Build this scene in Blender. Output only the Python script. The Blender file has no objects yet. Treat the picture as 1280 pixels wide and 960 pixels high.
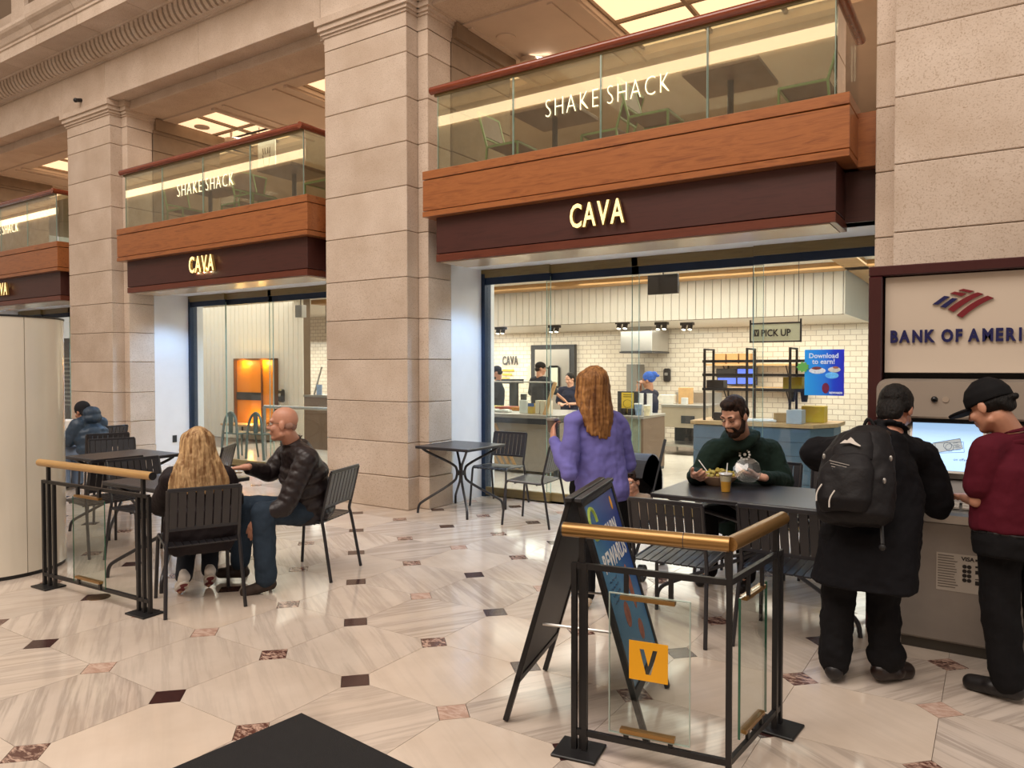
import bpy, bmesh, math, random
from mathutils import Vector as V, Matrix as M, Euler
S = bpy.context.scene
COL = S.collection
rnd = random.Random(7)
PI = math.pi

# ------------------------------------------------------------------ camera
cam = bpy.data.objects.new('camera', bpy.data.cameras.new('camera'))
COL.objects.link(cam)
_yaw, _pitch, _roll = .990637, .022557, -.000976
_F0 = V((-math.cos(_yaw), math.sin(_yaw), 0)); _R0 = V((math.sin(_yaw), math.cos(_yaw), 0)); _Z = V((0, 0, 1))
_F = math.cos(_pitch)*_F0 - math.sin(_pitch)*_Z
_U = math.sin(_pitch)*_F0 + math.cos(_pitch)*_Z
_R = math.cos(_roll)*_R0 + math.sin(_roll)*_U
_U = -math.sin(_roll)*_R0 + math.cos(_roll)*_U
_m = M((_R, _U, -_F)).transposed().to_4x4(); _m.translation = (0, 0, 1.6)
cam.matrix_world = _m
cam.data.sensor_fit = 'HORIZONTAL'; cam.data.sensor_width = 36; cam.data.lens = 36*926.24/1280
cam.data.clip_start = .05; cam.data.clip_end = 200
S.camera = cam

# ------------------------------------------------------------------ world, hall light, exposure
w = bpy.data.worlds.new('world'); S.world = w; w.use_nodes = True
w.node_tree.nodes['Background'].inputs[0].default_value = (1.0, .895, .81, 1)
w.node_tree.nodes['Background'].inputs[1].default_value = .56
S.view_settings.view_transform = 'Standard'; S.view_settings.look = 'None'
S.view_settings.gamma = 1; S.view_settings.use_curve_mapping = False
S.view_settings.exposure = 0.0

def light(kind, name, loc, power, col, size=1, size_y=None, aim=None, spot=None):
    d = bpy.data.lights.new(name, kind); d.energy = power; d.color = col
    if kind == 'AREA':
        d.shape = 'RECTANGLE'; d.size = size; d.size_y = size_y or size
    else:
        d.shadow_soft_size = size
    if spot: d.spot_size = spot; d.spot_blend = .6
    o = bpy.data.objects.new(name, d); COL.objects.link(o); o.location = loc
    if aim is not None:
        o.rotation_euler = (V(aim)-V(loc)).to_track_quat('-Z', 'Y').to_euler()
    return o
WARM = (1.0, .885, .79); COOL = (.36, .62, 1.0); NEUT = (1.0, .93, .82)
light('AREA', 'hall_vault_light', (-4, -3.5, 13), 2100, WARM, 16, 8, aim=(-4, 1.5, 0))
for bx in (-3.13, -9.2, -15.27):
    light('AREA', 'mezzanine_fill', (bx, 9.6, 5.5), 150, (1, .84, .68), 3.5, 3, aim=(bx, 9.6, 0))  # added fill without a fitting, brightens the mezzanine and its ceiling by bounce
    light('AREA', 'shop_ceiling_light', (bx, 9.4, 3.0), 210 if bx > -5 else 110, NEUT, 5.6, 3.4, aim=(bx, 9.4, 0))
    light('AREA', 'kitchen_ceiling_light', (bx-1, 13.2, 2.3), 190, NEUT, 5.6, 2.6, aim=(bx-1, 13.3, 0))
    for dx in (-1.55, -.5, .55, 1.55):
        light('SPOT', 'soffit_lamp', (bx+dx, 7.05, 2.72), 62, COOL, .08, aim=(bx+dx, 7.0, 0), spot=2.1)

# ------------------------------------------------------------------ materials
def C(h, k=1.0):
    h = h.lstrip('#'); r = []
    for i in (0, 2, 4):
        c = int(h[i:i+2], 16)/255
        r.append(k*(c/12.92 if c <= .04045 else ((c+.055)/1.055)**2.4))
    return (r[0], r[1], r[2], 1)
class N:
    def __init__(s, name):
        s.m = bpy.data.materials.new(name); s.m.use_nodes = True
        s.t = s.m.node_tree; s.b = s.t.nodes['Principled BSDF']; s.out = s.t.nodes['Material Output']
    def n(s, kind, **kw):
        x = s.t.nodes.new(kind)
        for k, v in kw.items():
            if k in x.inputs.keys(): x.inputs[k].default_value = v
            else: setattr(x, k, v)
        return x
    def l(s, a, b): s.t.links.new(a, b)
    def coord(s, scale=(1, 1, 1), kind='Object', rnd_off=0, rot=(0, 0, 0)):
        tc = s.n('ShaderNodeTexCoord'); mp = s.n('ShaderNodeMapping')
        mp.inputs['Scale'].default_value = scale; mp.inputs['Rotation'].default_value = rot
        s.l(tc.outputs[kind], mp.inputs[0])
        if rnd_off:
            oi = s.n('ShaderNodeObjectInfo'); mm = s.n('ShaderNodeMath', operation='MULTIPLY'); mm.inputs[1].default_value = rnd_off
            s.l(oi.outputs['Random'], mm.inputs[0]); s.l(mm.outputs[0], mp.inputs['Location'])
        return mp.outputs[0]
    def noise(s, co, scale=5, detail=4, rough=.55, dist=0):
        x = s.n('ShaderNodeTexNoise'); x.inputs['Scale'].default_value = scale; x.inputs['Detail'].default_value = detail
        x.inputs['Roughness'].default_value = rough; x.inputs['Distortion'].default_value = dist
        s.l(co, x.inputs['Vector']); return x.outputs['Fac']
    def ramp(s, f, stops):
        x = s.n('ShaderNodeValToRGB'); e = x.color_ramp.elements
        while len(e) < len(stops): e.new(.5)
        for q, (p, c) in zip(e, stops): q.position = p; q.color = c if len(c) == 4 else (*c, 1)
        s.l(f, x.inputs[0]); return x.outputs[0]
    def mix(s, f, a, b, mode='MIX'):
        x = s.n('ShaderNodeMix', data_type='RGBA', blend_type=mode)
        for v, i in ((f, 0), (a, 6), (b, 7)):
            if hasattr(v, 'links') or hasattr(v, 'is_linked'): s.l(v, x.inputs[i])
            else: x.inputs[i].default_value = v
        return x.outputs[2]
    def bump(s, f, strength=.3, dist=.01):
        x = s.n('ShaderNodeBump'); x.inputs['Strength'].default_value = strength; x.inputs['Distance'].default_value = dist
        s.l(f, x.inputs['Height']); s.l(x.outputs[0], s.b.inputs['Normal'])
    def base(s, v):
        if hasattr(v, 'is_linked'): s.l(v, s.b.inputs['Base Color'])
        else: s.b.inputs['Base Color'].default_value = v
    def set(s, rough=.5, metal=0, spec=.5, coat=0):
        s.b.inputs['Roughness'].default_value = rough; s.b.inputs['Metallic'].default_value = metal
        s.b.inputs['Specular IOR Level'].default_value = spec; s.b.inputs['Coat Weight'].default_value = coat
        s.b.inputs['Coat Roughness'].default_value = .1
MATS = {}
def plain(name, col, rough=.5, metal=0, var=.0, vscale=6, bump=0, bscale=60, spec=.5, coat=0, emit=0, stretch=(1, 1, 1), obvar=0):
    if name in MATS: return MATS[name]
    m = N(name); c = C(col) if isinstance(col, str) else col
    m.set(rough, metal, spec, coat)
    co = m.coord(stretch)
    f = m.noise(co, vscale)
    d = tuple(x*(1-var) for x in c[:3])+(1,); u = tuple(min(1, x*(1+var)) for x in c[:3])+(1,)
    cc = m.ramp(f, [(.3, d), (.7, u)])
    if obvar:
        oi = m.n('ShaderNodeObjectInfo'); g = m.ramp(oi.outputs['Random'], [(0, (1-obvar,)*3), (1, (1+obvar*.4,)*3)])
        cc = m.mix(1.0, cc, g, 'MULTIPLY')
    m.base(cc)
    if bump: m.bump(m.noise(co, bscale, 3), bump, .004)
    if emit:
        m.b.inputs['Emission Color'].default_value = c; m.b.inputs['Emission Strength'].default_value = emit
    MATS[name] = m.m; return m.m

def m_stone():
    m = N('limestone'); m.set(.75, 0, .3)
    co = m.coord((1, 1, 1), rnd_off=9)
    a = m.ramp(m.noise(co, 2.2, 5), [(.3, C('#c6b3a0')), (.7, C('#dacabA'))])
    sp = m.ramp(m.noise(co, 85, 3, .65), [(.53, (0, 0, 0)), (.70, (1, 1, 1))])
    c = m.mix(sp, a, C('#ae9882'))
    oi = m.n('ShaderNodeObjectInfo'); g = m.ramp(oi.outputs['Random'], [(0, (.92, .91, .90)), (1, (1.02, 1.02, 1.02))])
    m.base(m.mix(1.0, c, g, 'MULTIPLY')); m.bump(m.noise(co, 70, 4, .6), .35, .004); return m.m
STONE = m_stone()
def m_marble():
    m = N('vein_marble'); m.set(.13, 0, .5)
    co = m.coord((1, 1, 1), rnd_off=37, rot=(0, 0, .55))
    oi = m.n('ShaderNodeObjectInfo')
    st = m.n('ShaderNodeMapping'); st.inputs['Scale'].default_value = (.55, 9, 1); m.l(co, st.inputs[0])
    v1 = m.ramp(m.noise(st.outputs[0], 1.6, 5, .6, .15), [(.30, (0, 0, 0)), (.44, (.55,)*3), (.54, (.12,)*3), (.72, (0,)*3)])
    v2 = m.ramp(m.noise(co, 2.5, 4), [(.3, C('#cdbeb0')), (.7, C('#dccfc3'))])
    s1 = m.ramp(oi.outputs['Random'], [(0, (.08,)*3), (.4, (.45,)*3), (1, (1,)*3)])
    f = m.mix(1.0, v1, s1, 'MULTIPLY')
    c = m.mix(f, v2, C('#7f736a'))
    tint = m.ramp(oi.outputs['Random'], [(0, (1, .97, .92)), (.4, (.93, .92, .90)), (.7, (1, .98, .95)), (1, (.90, .89, .88))])
    m.base(m.mix(1.0, c, tint, 'MULTIPLY'))
    r = m.ramp(m.noise(co, 5, 4), [(.3, (.07,)*3), (.7, (.14,)*3)]); m.l(r, m.b.inputs['Roughness']); return m.m
MARBLE = m_marble()
def m_dot(name, a, b, sc, lo, hi):
    m = N(name); m.set(.15, 0, .5); co = m.coord((1, 2.2, 1), rnd_off=21)
    m.base(m.ramp(m.noise(co, sc, 6, .7, 1.0), [(lo, C(a)), (hi, C(b))])); return m.m
DOTS = [m_dot('dark_red_marble', '#3a2423', '#4c302d', 9, .35, .75), m_dot('mottled_red_marble', '#5b3a33', '#c9aa98', 16, .46, .60),
        m_dot('pale_rose_marble', '#b08d7c', '#cbb0a0', 14, .4, .6)]
def m_wood(name, a, b, rough=.3, sc=(1.2, 14, 14), coat=.3):
    m = N(name); m.set(rough, 0, .5, coat); co = m.coord(sc, rnd_off=5)
    f = m.noise(co, 1.5, 7, .6, 1.2)
    m.base(m.ramp(f, [(.28, C(a)), (.5, C(b)), (.75, C(a))])); return m.m
CHERRY = m_wood('cherry_wood', '#80492a', '#a8683b')
MAHOG = m_wood('dark_mahogany', '#3c1d19', '#4a2520', .42, coat=.1)
REDTRIM = m_wood('red_brown_trim', '#55271b', '#6b3524', .35, coat=.2)
REDRAIL = m_wood('red_brown_rail', '#6a2c18', '#8a3f22', .22, coat=.6)
OAKL = m_wood('light_oak', '#b98d58', '#cfa672', .5, coat=0)
BEAM = m_wood('ceiling_beam_wood', '#a97c47', '#c2945c', .55, coat=0)
BRONZE = m_wood('bronze_header', '#6a5a36', '#7d6b42', .35, coat=.1)
def m_glass(name, tint=(.90, .96, .92), f=1.0, rough=0.0):
    m = N(name); t = m.t; t.nodes.remove(m.b)
    tr = m.n('ShaderNodeBsdfTransparent'); tr.inputs[0].default_value = (*tint, 1)
    gl = m.n('ShaderNodeBsdfGlossy'); gl.inputs['Roughness'].default_value = rough; gl.inputs[0].default_value = (1, 1, 1, 1)
    ge = m.n('ShaderNodeNewGeometry'); dt = m.n('ShaderNodeVectorMath', operation='DOT_PRODUCT'); m.l(ge.outputs['Incoming'], dt.inputs[0]); m.l(ge.outputs['Normal'], dt.inputs[1])
    def mth(op, a_, b_=None):
        x = m.n('ShaderNodeMath', operation=op)
        for i_, v_ in enumerate((a_, b_)):
            if v_ is None: continue
            if hasattr(v_, 'is_linked'): m.l(v_, x.inputs[i_])
            else: x.inputs[i_].default_value = v_
        return x.outputs[0]
    sch = mth('ADD', mth('MULTIPLY', mth('POWER', mth('SUBTRACT', 1.0, mth('ABSOLUTE', dt.outputs['Value'])), 5), .95*f), .045*f)
    mu = m.n('ShaderNodeMath', operation='MINIMUM'); mu.inputs[1].default_value = .95; m.l(sch, mu.inputs[0])
    mx = m.n('ShaderNodeMixShader'); m.l(mu.outputs[0], mx.inputs[0]); m.l(tr.outputs[0], mx.inputs[1]); m.l(gl.outputs[0], mx.inputs[2])
    m.l(mx.outputs[0], m.out.inputs[0]); return m.m
GLASS = m_glass('clear_glass', (.95, .98, .965), .75)
RAILGLASS = m_glass('balcony_glass', (.82, .86, .76), 3.4)
GLASSEDGE = plain('glass_edge', '#8fa79b', .15, 0, .1)
def emis(name, col, s): return plain(name, col, .5, 0, 0, emit=s)
BLACK = plain('black_powder_coat', '#1b1a1b', .42, 0, .15, 20, .15, 300)
CHAIRM = plain('charcoal_chair_coat', '#262529', .33, 0, .12, 14, .12, 260, coat=.25)
TABLEM = plain('charcoal_table_coat', '#302f33', .3, 0, .12, 10, .15, 300)
BRASS = m_wood('brushed_bronze_rail', '#8a6738', '#a8824c', .30, sc=(1, 30, 30)); 
for _n in BRASS.node_tree.nodes:
    if _n.type == 'BSDF_PRINCIPLED': _n.inputs['Metallic'].default_value = .75; _n.inputs['Roughness'].default_value = .33
WHITEW = plain('painted_white_wall', '#e9eaec', .6, 0, .03, 3, .05, 40)
WHITEP = plain('white_plank_paint', '#ece5d8', .5, 0, .03, 5)
PLASTER = plain('ceiling_plaster', '#cbb8a6', .8, 0, .05, 2, .1, 60)
SHADESTONE = plain('shaded_brown_stone', '#8f7a64', .75, 0, .1, 6, .2, 70, obvar=.08)  # mezzanine dimness put into the stone colour; the ceiling grid shares it
STEEL = plain('brushed_steel', '#b9b6b1', .32, .85, .08, 30, stretch=(1, 1, 12))
GREYM = plain('atm_silver_grey', '#9c958e', .38, .35, .04, 12, .08, 400)
WHITE = plain('white_plastic', '#f0efec', .4, 0, .02)
DGREY = plain('dark_grey_metal', '#3a3c40', .45, .3, .1)

# ------------------------------------------------------------------ mesh helpers
def box(bm, x0, x1, y0, y1, z0, z1, ch=0):
    r = bmesh.ops.create_cube(bm, size=1)
    vs = r['verts']
    bmesh.ops.scale(bm, vec=(x1-x0, y1-y0, z1-z0), verts=vs)
    bmesh.ops.translate(bm, vec=((x0+x1)/2, (y0+y1)/2, (z0+z1)/2), verts=vs)
    if ch:
        es = list({e for v in vs for e in v.link_edges})
        bmesh.ops.bevel(bm, geom=es, offset=ch, segments=1, affect='EDGES', profile=.5)
    return bm
def cbox(bm, c, s, ch=0): return box(bm, c[0]-s[0]/2, c[0]+s[0]/2, c[1]-s[1]/2, c[1]+s[1]/2, c[2]-s[2]/2, c[2]+s[2]/2, ch)
def ring(bm, c, u, v, n): return [bm.verts.new(V(c)+u*math.cos(2*PI*i/n)+v*math.sin(2*PI*i/n)) for i in range(n)]
def bridge(bm, a, b):
    n = len(a)
    for i in range(n): bm.faces.new((a[i], a[(i+1) % n], b[(i+1) % n], b[i]))
def tube(bm, pts, r, n=8, cap=True):
    pts = [V(p) for p in pts]; rs = r if isinstance(r, (list, tuple)) else [r]*len(pts)
    t = (pts[1]-pts[0]).normalized(); u = t.orthogonal().normalized(); prev = None; first = None
    for i, p in enumerate(pts):
        if 0 < i < len(pts)-1: t2 = ((pts[i]-pts[i-1]).normalized()+(pts[i+1]-pts[i]).normalized()).normalized()
        elif i == 0: t2 = t
        else: t2 = (pts[i]-pts[i-1]).normalized()
        u = (u-t2*u.dot(t2)).normalized(); v = t2.cross(u)
        g = ring(bm, p, u*rs[i], v*rs[i], n)
        if prev: bridge(bm, prev, g)
        else: first = g
        prev = g
    if cap: bm.faces.new(first[::-1]); bm.faces.new(prev)
    return bm
def smooth_path(pts, k=3):
    for _ in range(k):
        q = [pts[0]]
        for a, b in zip(pts, pts[1:]):
            a, b = V(a), V(b); q += [a*.75+b*.25, a*.25+b*.75]
        q.append(pts[-1]); pts = q
    return pts
def lathe(bm, prof, n=24, c=(0, 0, 0)):
    prev = None
    for r, z in prof:
        g = ring(bm, V(c)+V((0, 0, z)), V((max(r, 1e-4), 0, 0)), V((0, max(r, 1e-4), 0)), n)
        if prev: bridge(bm, prev, g)
        else: bm.faces.new(g[::-1])
        prev = g
    bm.faces.new(prev); return bm
def prism(bm, poly, a, b, axis='x'):
    def P3(p, t): return {'x': (t, p[0], p[1]), 'y': (p[0], t, p[1]), 'z': (p[0], p[1], t)}[axis]
    A = [bm.verts.new(P3(p, a)) for p in poly]; B = [bm.verts.new(P3(p, b)) for p in poly]
    n = len(poly)
    for i in range(n): bm.faces.new((A[i], A[(i+1) % n], B[(i+1) % n], B[i]))
    bm.faces.new(A[::-1]); bm.faces.new(B)
    bmesh.ops.recalc_face_normals(bm, faces=bm.faces[:]); return bm
def ball(bm, c, r, seg=12, rot=None):
    q = bmesh.ops.create_uvsphere(bm, u_segments=seg, v_segments=max(6, seg*2//3), radius=1)['verts']
    rr = r if isinstance(r, (tuple, list)) else (r, r, r)
    bmesh.ops.scale(bm, vec=rr, verts=q)
    if rot is not None: bmesh.ops.rotate(bm, cent=(0, 0, 0), matrix=rot, verts=q)
    bmesh.ops.translate(bm, vec=c, verts=q); return bm
def B(): return bmesh.new()
def mesh(name, bm, m, smooth=False):
    me = bpy.data.meshes.new(name); bm.to_mesh(me); bm.free()
    for x in (m if isinstance(m, list) else [m]): me.materials.append(x)
    if smooth:
        me.polygons.foreach_set('use_smooth', [True]*len(me.polygons)); me.set_sharp_from_angle(angle=math.radians(38))
    return me
def put(name, me, parent=None, loc=(0, 0, 0), rz=0):
    o = bpy.data.objects.new(name, me); COL.objects.link(o); o.location = loc; o.rotation_euler = (0, 0, rz)
    if parent: o.parent = parent
    return o
def obj(name, bm, m, parent=None, loc=(0, 0, 0), rz=0, smooth=False): return put(name, mesh(name, bm, m, smooth), parent, loc, rz)
def tag(o, label, cat=None, group=None):
    o['label'] = label
    if cat: o['category'] = cat
    if group: o['group'] = group
    return o
def thing(name, label, cat, loc=(0, 0, 0), rz=0, group=None):
    o = bpy.data.objects.new(name, None); COL.objects.link(o); o.location = loc; o.rotation_euler = (0, 0, rz); o.empty_display_size = .1
    return tag(o, label, cat, group)
def struct(name, bm, m, loc=(0, 0, 0)):
    o = obj(name, bm, m, None, loc); o['kind'] = 'structure'; return o
def copy_tree(o, parent=None):
    c = o.copy(); COL.objects.link(c)
    if parent: c.parent = parent
    for ch in list(o.children): copy_tree(ch, c)
    return c
def text_mesh(name, s, size, ext, m, off=0, sx=1, spacing=1, align='LEFT'):
    cu = bpy.data.curves.new(name, 'FONT'); cu.body = s; cu.size = size; cu.extrude = ext; cu.offset = off; cu.space_character = spacing
    cu.align_x = align; cu.resolution_u = 3
    o = bpy.data.objects.new(name, cu); COL.objects.link(o)
    dg = bpy.context.evaluated_depsgraph_get(); dg.update()
    me = bpy.data.meshes.new_from_object(o.evaluated_get(dg)); bpy.data.objects.remove(o)
    me.materials.clear(); me.materials.append(m)
    if sx != 1:
        for v in me.vertices: v.co.x *= sx
    return me
def flat_mesh(name, polys, ext, m):
    cu = bpy.data.curves.new(name, 'CURVE'); cu.dimensions = '2D'; cu.fill_mode = 'BOTH'; cu.extrude = ext
    for p in polys:
        s = cu.splines.new('POLY'); s.points.add(len(p)-1); s.use_cyclic_u = True
        for q, (x, y) in zip(s.points, p): q.co = (x, y, 0, 1)
    o = bpy.data.objects.new(name, cu); COL.objects.link(o)
    dg = bpy.context.evaluated_depsgraph_get(); dg.update()
    me = bpy.data.meshes.new_from_object(o.evaluated_get(dg)); bpy.data.objects.remove(o)
    me.materials.clear(); me.materials.append(m); return me
def upright(me, name, parent, loc, rz=0, tilt=PI/2):
    o = put(name, me, parent, loc); o.rotation_euler = (tilt, 0, rz); return o
_bc = {}
def block(parent, name, x0, x1, y0, y1, z0, z1, m, ch=.006):
    k = (round(x1-x0, 3), round(y1-y0, 3), round(z1-z0, 3), m.name, ch)
    if k not in _bc:
        bm = B(); cbox(bm, (0, 0, 0), k[:3], ch); _bc[k] = mesh(name, bm, m)
    return put(name, _bc[k], parent, ((x0+x1)/2, (y0+y1)/2, (z0+z1)/2))

# ------------------------------------------------------------------ floor
GROUT = plain('floor_grout', '#7d7064', .6)
fb = B(); box(fb, -24, 8, -16, 7.5, -.14, -.012)
floor = struct('floor', fb, GROUT)
PT, OX, OY, D = .63046, -3.35898, 2.0674, .098
h = PT/2-.0012; k = h-D
octa = [(-k, -h), (k, -h), (h, -k), (h, k), (k, h), (-k, h), (-h, k), (-h, -k)]
bm = B(); prism(bm, octa, -.012, 0, 'z'); tile_me = mesh('marble_tile', bm, MARBLE)
dq = D-.002
dots_me = []
for m_ in DOTS:
    bm = B(); prism(bm, [(dq, 0), (0, dq), (-dq, 0), (0, -dq)], -.012, 0.0003, 'z'); dots_me.append(mesh('dot_tile', bm, m_))
def seen(x, y, mrg):
    p = V((x, y, -1.6)); d = p.dot(_F)
    if d < .8: return False
    return abs(p.dot(_R)/d) < .70+mrg/d and p.dot(_U)/d > -.53-mrg/d
nt = nd = 0
for i in range(-18, 10):
    for j in range(-2, 9):
        dx, dy = OX+PT*i, OY+PT*j
        cx, cy = dx+PT/2, dy+PT/2
        if seen(cx, cy, .5) and cy < 7.45 and nt < 298:
            put('marble_tile', tile_me, floor, (cx, cy, 0), rnd.choice((0, PI/2, PI, -PI/2))); nt += 1
        if seen(dx, dy, .3) and dy < 7.5 and nd < 298:
            s_ = 0 if (i+j) % 2 == 0 else 1
            if rnd.random() < .12: s_ = 2
            put('dot_tile', dots_me[s_], floor, (dx, dy, 0), rnd.choice((0, PI))); nd += 1
# far tiles that are not picked out singly
bm = B()
box(bm, -24, 8, -16, .2, -.012, -.0005); struct('floor', bm, MARBLE)
# shop floor: big pale tiles
STILE = plain('shop_floor_tile', '#d8d0c4', .25, 0, .05, 4, obvar=.06)
fb = B(); box(fb, -20, 1.5, 7.5, 16.5, -.14, -.01); sfl = struct('floor', fb, GROUT)
bm = B(); cbox(bm, (0, 0, -.005), (.895, .895, .01)); stm = mesh('shop_tile', bm, STILE)
for i in range(-13, 1):
    for j in range(6): put('shop_tile', stm, sfl, (-.9+.9*i, 7.96+.9*j, 0))

# ------------------------------------------------------------------ facade piers
ZC = [0, .36, .75, 1.21, 1.69, 2.15, 2.61, 3.12, 3.62, 4.11, 4.60, 5.09, 5.37]
PX = [-18.92, -12.86, -6.79, -.67]
COREM = plain('dark_joint', '#7a6754', .9)
for q, x0 in enumerate(PX):
    x1 = x0+1.29
    bm = B(); box(bm, x0+.01, x1-.01, 6.29, 6.6, 0, 5.37); box(bm, x0-.12, x1+.12, 6.48, 6.86, 0, 5.6)
    pier = struct('wall_pier', bm, COREM)
    for a, b in zip(ZC, ZC[1:]):
        g = .02 if a == 0 else 0
        block(pier, 'stone_block', x0-g, x1+g, 6.268-g, 6.50, a+.003, b-.003, STONE)
        for s, (u, v) in enumerate(((x0-.15, x0-.005), (x1+.005, x1+.15))):
            if q == 3 and s == 1: continue
            block(pier, 'stone_block', u-g, v+g, 6.455-g, 6.87, a+.003, b-.003, STONE)
    # capital mouldings
    bm = B()
    for (pr, z0, z1) in ((.0, 5.376, 5.53), (.015, 5.53, 5.56), (.035, 5.56, 5.60), (.06, 5.60, 5.66), (.085, 5.66, 5.74)):
        box(bm, x0-pr, x1+pr, 6.268-pr, 6.5, z0, z1)
        box(bm, x0-.15-pr, x1+.15+pr, 6.455-pr, 6.9, z0, z1)
    obj('capital', bm, STONE, pier)
    # upper part seen inside the mezzanine
    for a, b in zip(ZC[7:], ZC[8:]):
        block(pier, 'inner_block', x0-.17, x1+.17, 6.88, 8.1, a+.003, b-.003, SHADESTONE)
    bm = B(); box(bm, x0-.22, x1+.22, 6.9, 8.16, 5.42, 5.6); box(bm, x0-.17, x1+.17, 6.88, 8.1, 5.37, 5.42); obj('inner_capital', bm, SHADESTONE, pier)

# ------------------------------------------------------------------ entablature
bm = B(); box(bm, -24, 3, 6.3, 7.0, 5.76, 8.9); ent = struct('wall_front', bm, COREM)
xs = [x0 for x0 in PX]+[x0+1.29 for x0 in PX]+[-22, -20.4, 2.4]
for x0 in PX[:3]: xs += [x0+1.29+2.39]
xs = sorted(xs)
for a, b in zip(xs, xs[1:]):
    block(ent, 'frieze_block', a+.003, b-.003, 6.2, 6.46, 5.745, 6.30, STONE)
for a, b in zip(xs, xs[1:]):
    block(ent, 'soffit_block', a+.003, b-.003, 6.47, 7.02, 5.62, 5.9, STONE)
# bed moulding with a row of dentils
bm = B()
prism(bm, [(6.46, 6.30), (6.17, 6.30), (6.17, 6.315), (6.10, 6.32), (6.10, 6.56), (6.46, 6.56)], -24, 3)
obj('bed_moulding', bm, STONE, ent)
bm = B(); x = -24
while x < 2.8:
    prism(bm, [(6.10, 6.325), (6.055, 6.335), (6.0, 6.39), (5.965, 6.46), (5.955, 6.548), (6.10, 6.548)], x, x+.07); x += .118
dn = obj('dentils', bm, STONE, ent); dn['kind'] = 'stuff'
prof = [(6.30, 6.54), (5.94, 6.54), (5.93, 6.56), (5.64, 6.56), (5.62, 6.545), (5.60, 6.545), (5.60, 6.70), (5.58, 6.71), (5.58, 6.745), (5.56, 6.76), (5.52, 6.83), (5.47, 6.87), (5.45, 6.90), (5.45, 6.95), (5.50, 6.97), (6.18, 7.02), (6.30, 7.02)]
x = -23.3
while x < 3:
    bm = B(); prism(bm, prof, x+.003, x+1.21-.003); obj('cornice_block', bm, STONE, ent); x += 1.213
# attic wall above with lattice windows
wins = [(-16.05, -14.64), (-14.19, -12.78), (-9.98, -8.57), (-8.1, -6.7)]
edges = [-24]
for a, b in wins: edges += [a, b]
edges.append(3)
for a, b in zip(xs, xs[1:]): block(ent, 'attic_course', a+.003, b-.003, 6.2, 6.4, 6.98, 7.64, STONE)
for a, b in zip(edges[::2], edges[1::2]): block(ent, 'attic_block', a, b, 6.22, 6.45, 7.65, 10.2, STONE)
for a, b in wins: block(ent, 'window_sill', a-.001, b+.001, 6.22, 6.45, 7.65, 7.86, STONE, .004); block(ent, 'window_head', a, b, 6.22, 6.45, 9.6, 10.2, STONE, .004)
LATT = plain('bronze_lattice', '#a8906e', .45, .3, .1)
DARKGL = plain('dark_window_pane', '#2a211c', .15, 0, .1)
for n_, (a, b) in enumerate(wins):
    bm = B(); box(bm, a, b, 6.44, 6.46, 7.86, 9.6); wo = struct('window_%d' % (n_+11), bm, DARKGL)
    bm = B()
    for t in (0, .25, .5, .75, 1): box(bm, a+(b-a)*t-.02, a+(b-a)*t+.02, 6.38, 6.43, 7.86, 9.6)
    for z in (7.88, 8.05, 8.7, 9.4): box(bm, a, b, 6.385, 6.425, z-.02, z+.02)
    for t in (0, .25, .5, .75):
        u = a+(b-a)*t; v = a+(b-a)*(t+.25)
        tube(bm, [(u, 6.405, 8.05), (v, 6.405, 8.7)], .014, 4); tube(bm, [(v, 6.405, 8.05), (u, 6.405, 8.7)], .014, 4)
    obj('window_lattice', bm, LATT, wo)

# ------------------------------------------------------------------ mezzanine ceiling with luminous coffers
LUM = emis('luminous_ceiling_panel', '#ffd9ad', 1.15)
COFF = [(-19.2, -17.6), (-16.3, -14.5), (-13.6, -11.75), (-11.62, -10.22), (-8.43, -6.6), (-6.5, -5.55), (-3.85, -1.2)]
cbm = B(); ys0, ys1 = 7.25, 8.95
e_ = [-24]
for a, b in COFF: e_ += [a, b]
e_.append(3)
for a, b in zip(e_[::2], e_[1::2]): box(cbm, a, b, 7.02, 14.2, 5.60, 5.75)
for a, b in COFF: box(cbm, a, b, 7.02, ys0, 5.60, 5.75); box(cbm, a, b, ys1, 14.2, 5.60, 5.75)
cei = struct('ceiling', cbm, PLASTER)
for a, b in COFF:
    bm = B()
    for x0 in (a-.10, b+.02): box(bm, x0, x0+.08, 7.1, 9.1, 5.565, 5.60)
    for x0 in (a-.34, b+.28): box(bm, x0, x0+.06, 7.1, 9.1, 5.58, 5.60)
    obj('coffer_moulding', bm, PLASTER, cei)
    nx = max(1, round((b-a)/.8)); y = ys0; dxx = (b-a)/nx
    while y < ys1-.1:
        for k_ in range(nx): block(cei, 'light_panel', a+dxx*k_+.02, a+dxx*(k_+1)-.02, y+.02, min(y+.85, ys1)-.02, 5.70, 5.72, LUM, 0)
        y += .85
    bm = B()
    for k_ in range(nx+1): box(bm, a+dxx*k_-.022, a+dxx*k_+.022, ys0, ys1, 5.66, 5.70)
    y = ys0
    while y < ys1: box(bm, a, b, y-.022, y+.022, 5.662, 5.698); y += .85
    obj('ceiling_grid', bm, SHADESTONE, cei)
bm = B(); box(bm, -24, 3, 14.2, 14.4, 3.3, 5.9); struct('wall_mezzanine', bm, plain('mezzanine_wall_paint', '#8d7a62', .8, 0, .1))
bm = B(); box(bm, -24, 3, 6.9, 14.3, 3.30, 3.58); struct('floor', bm, plain('mezzanine_slab', '#a39280', .6, 0, .1))

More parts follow.
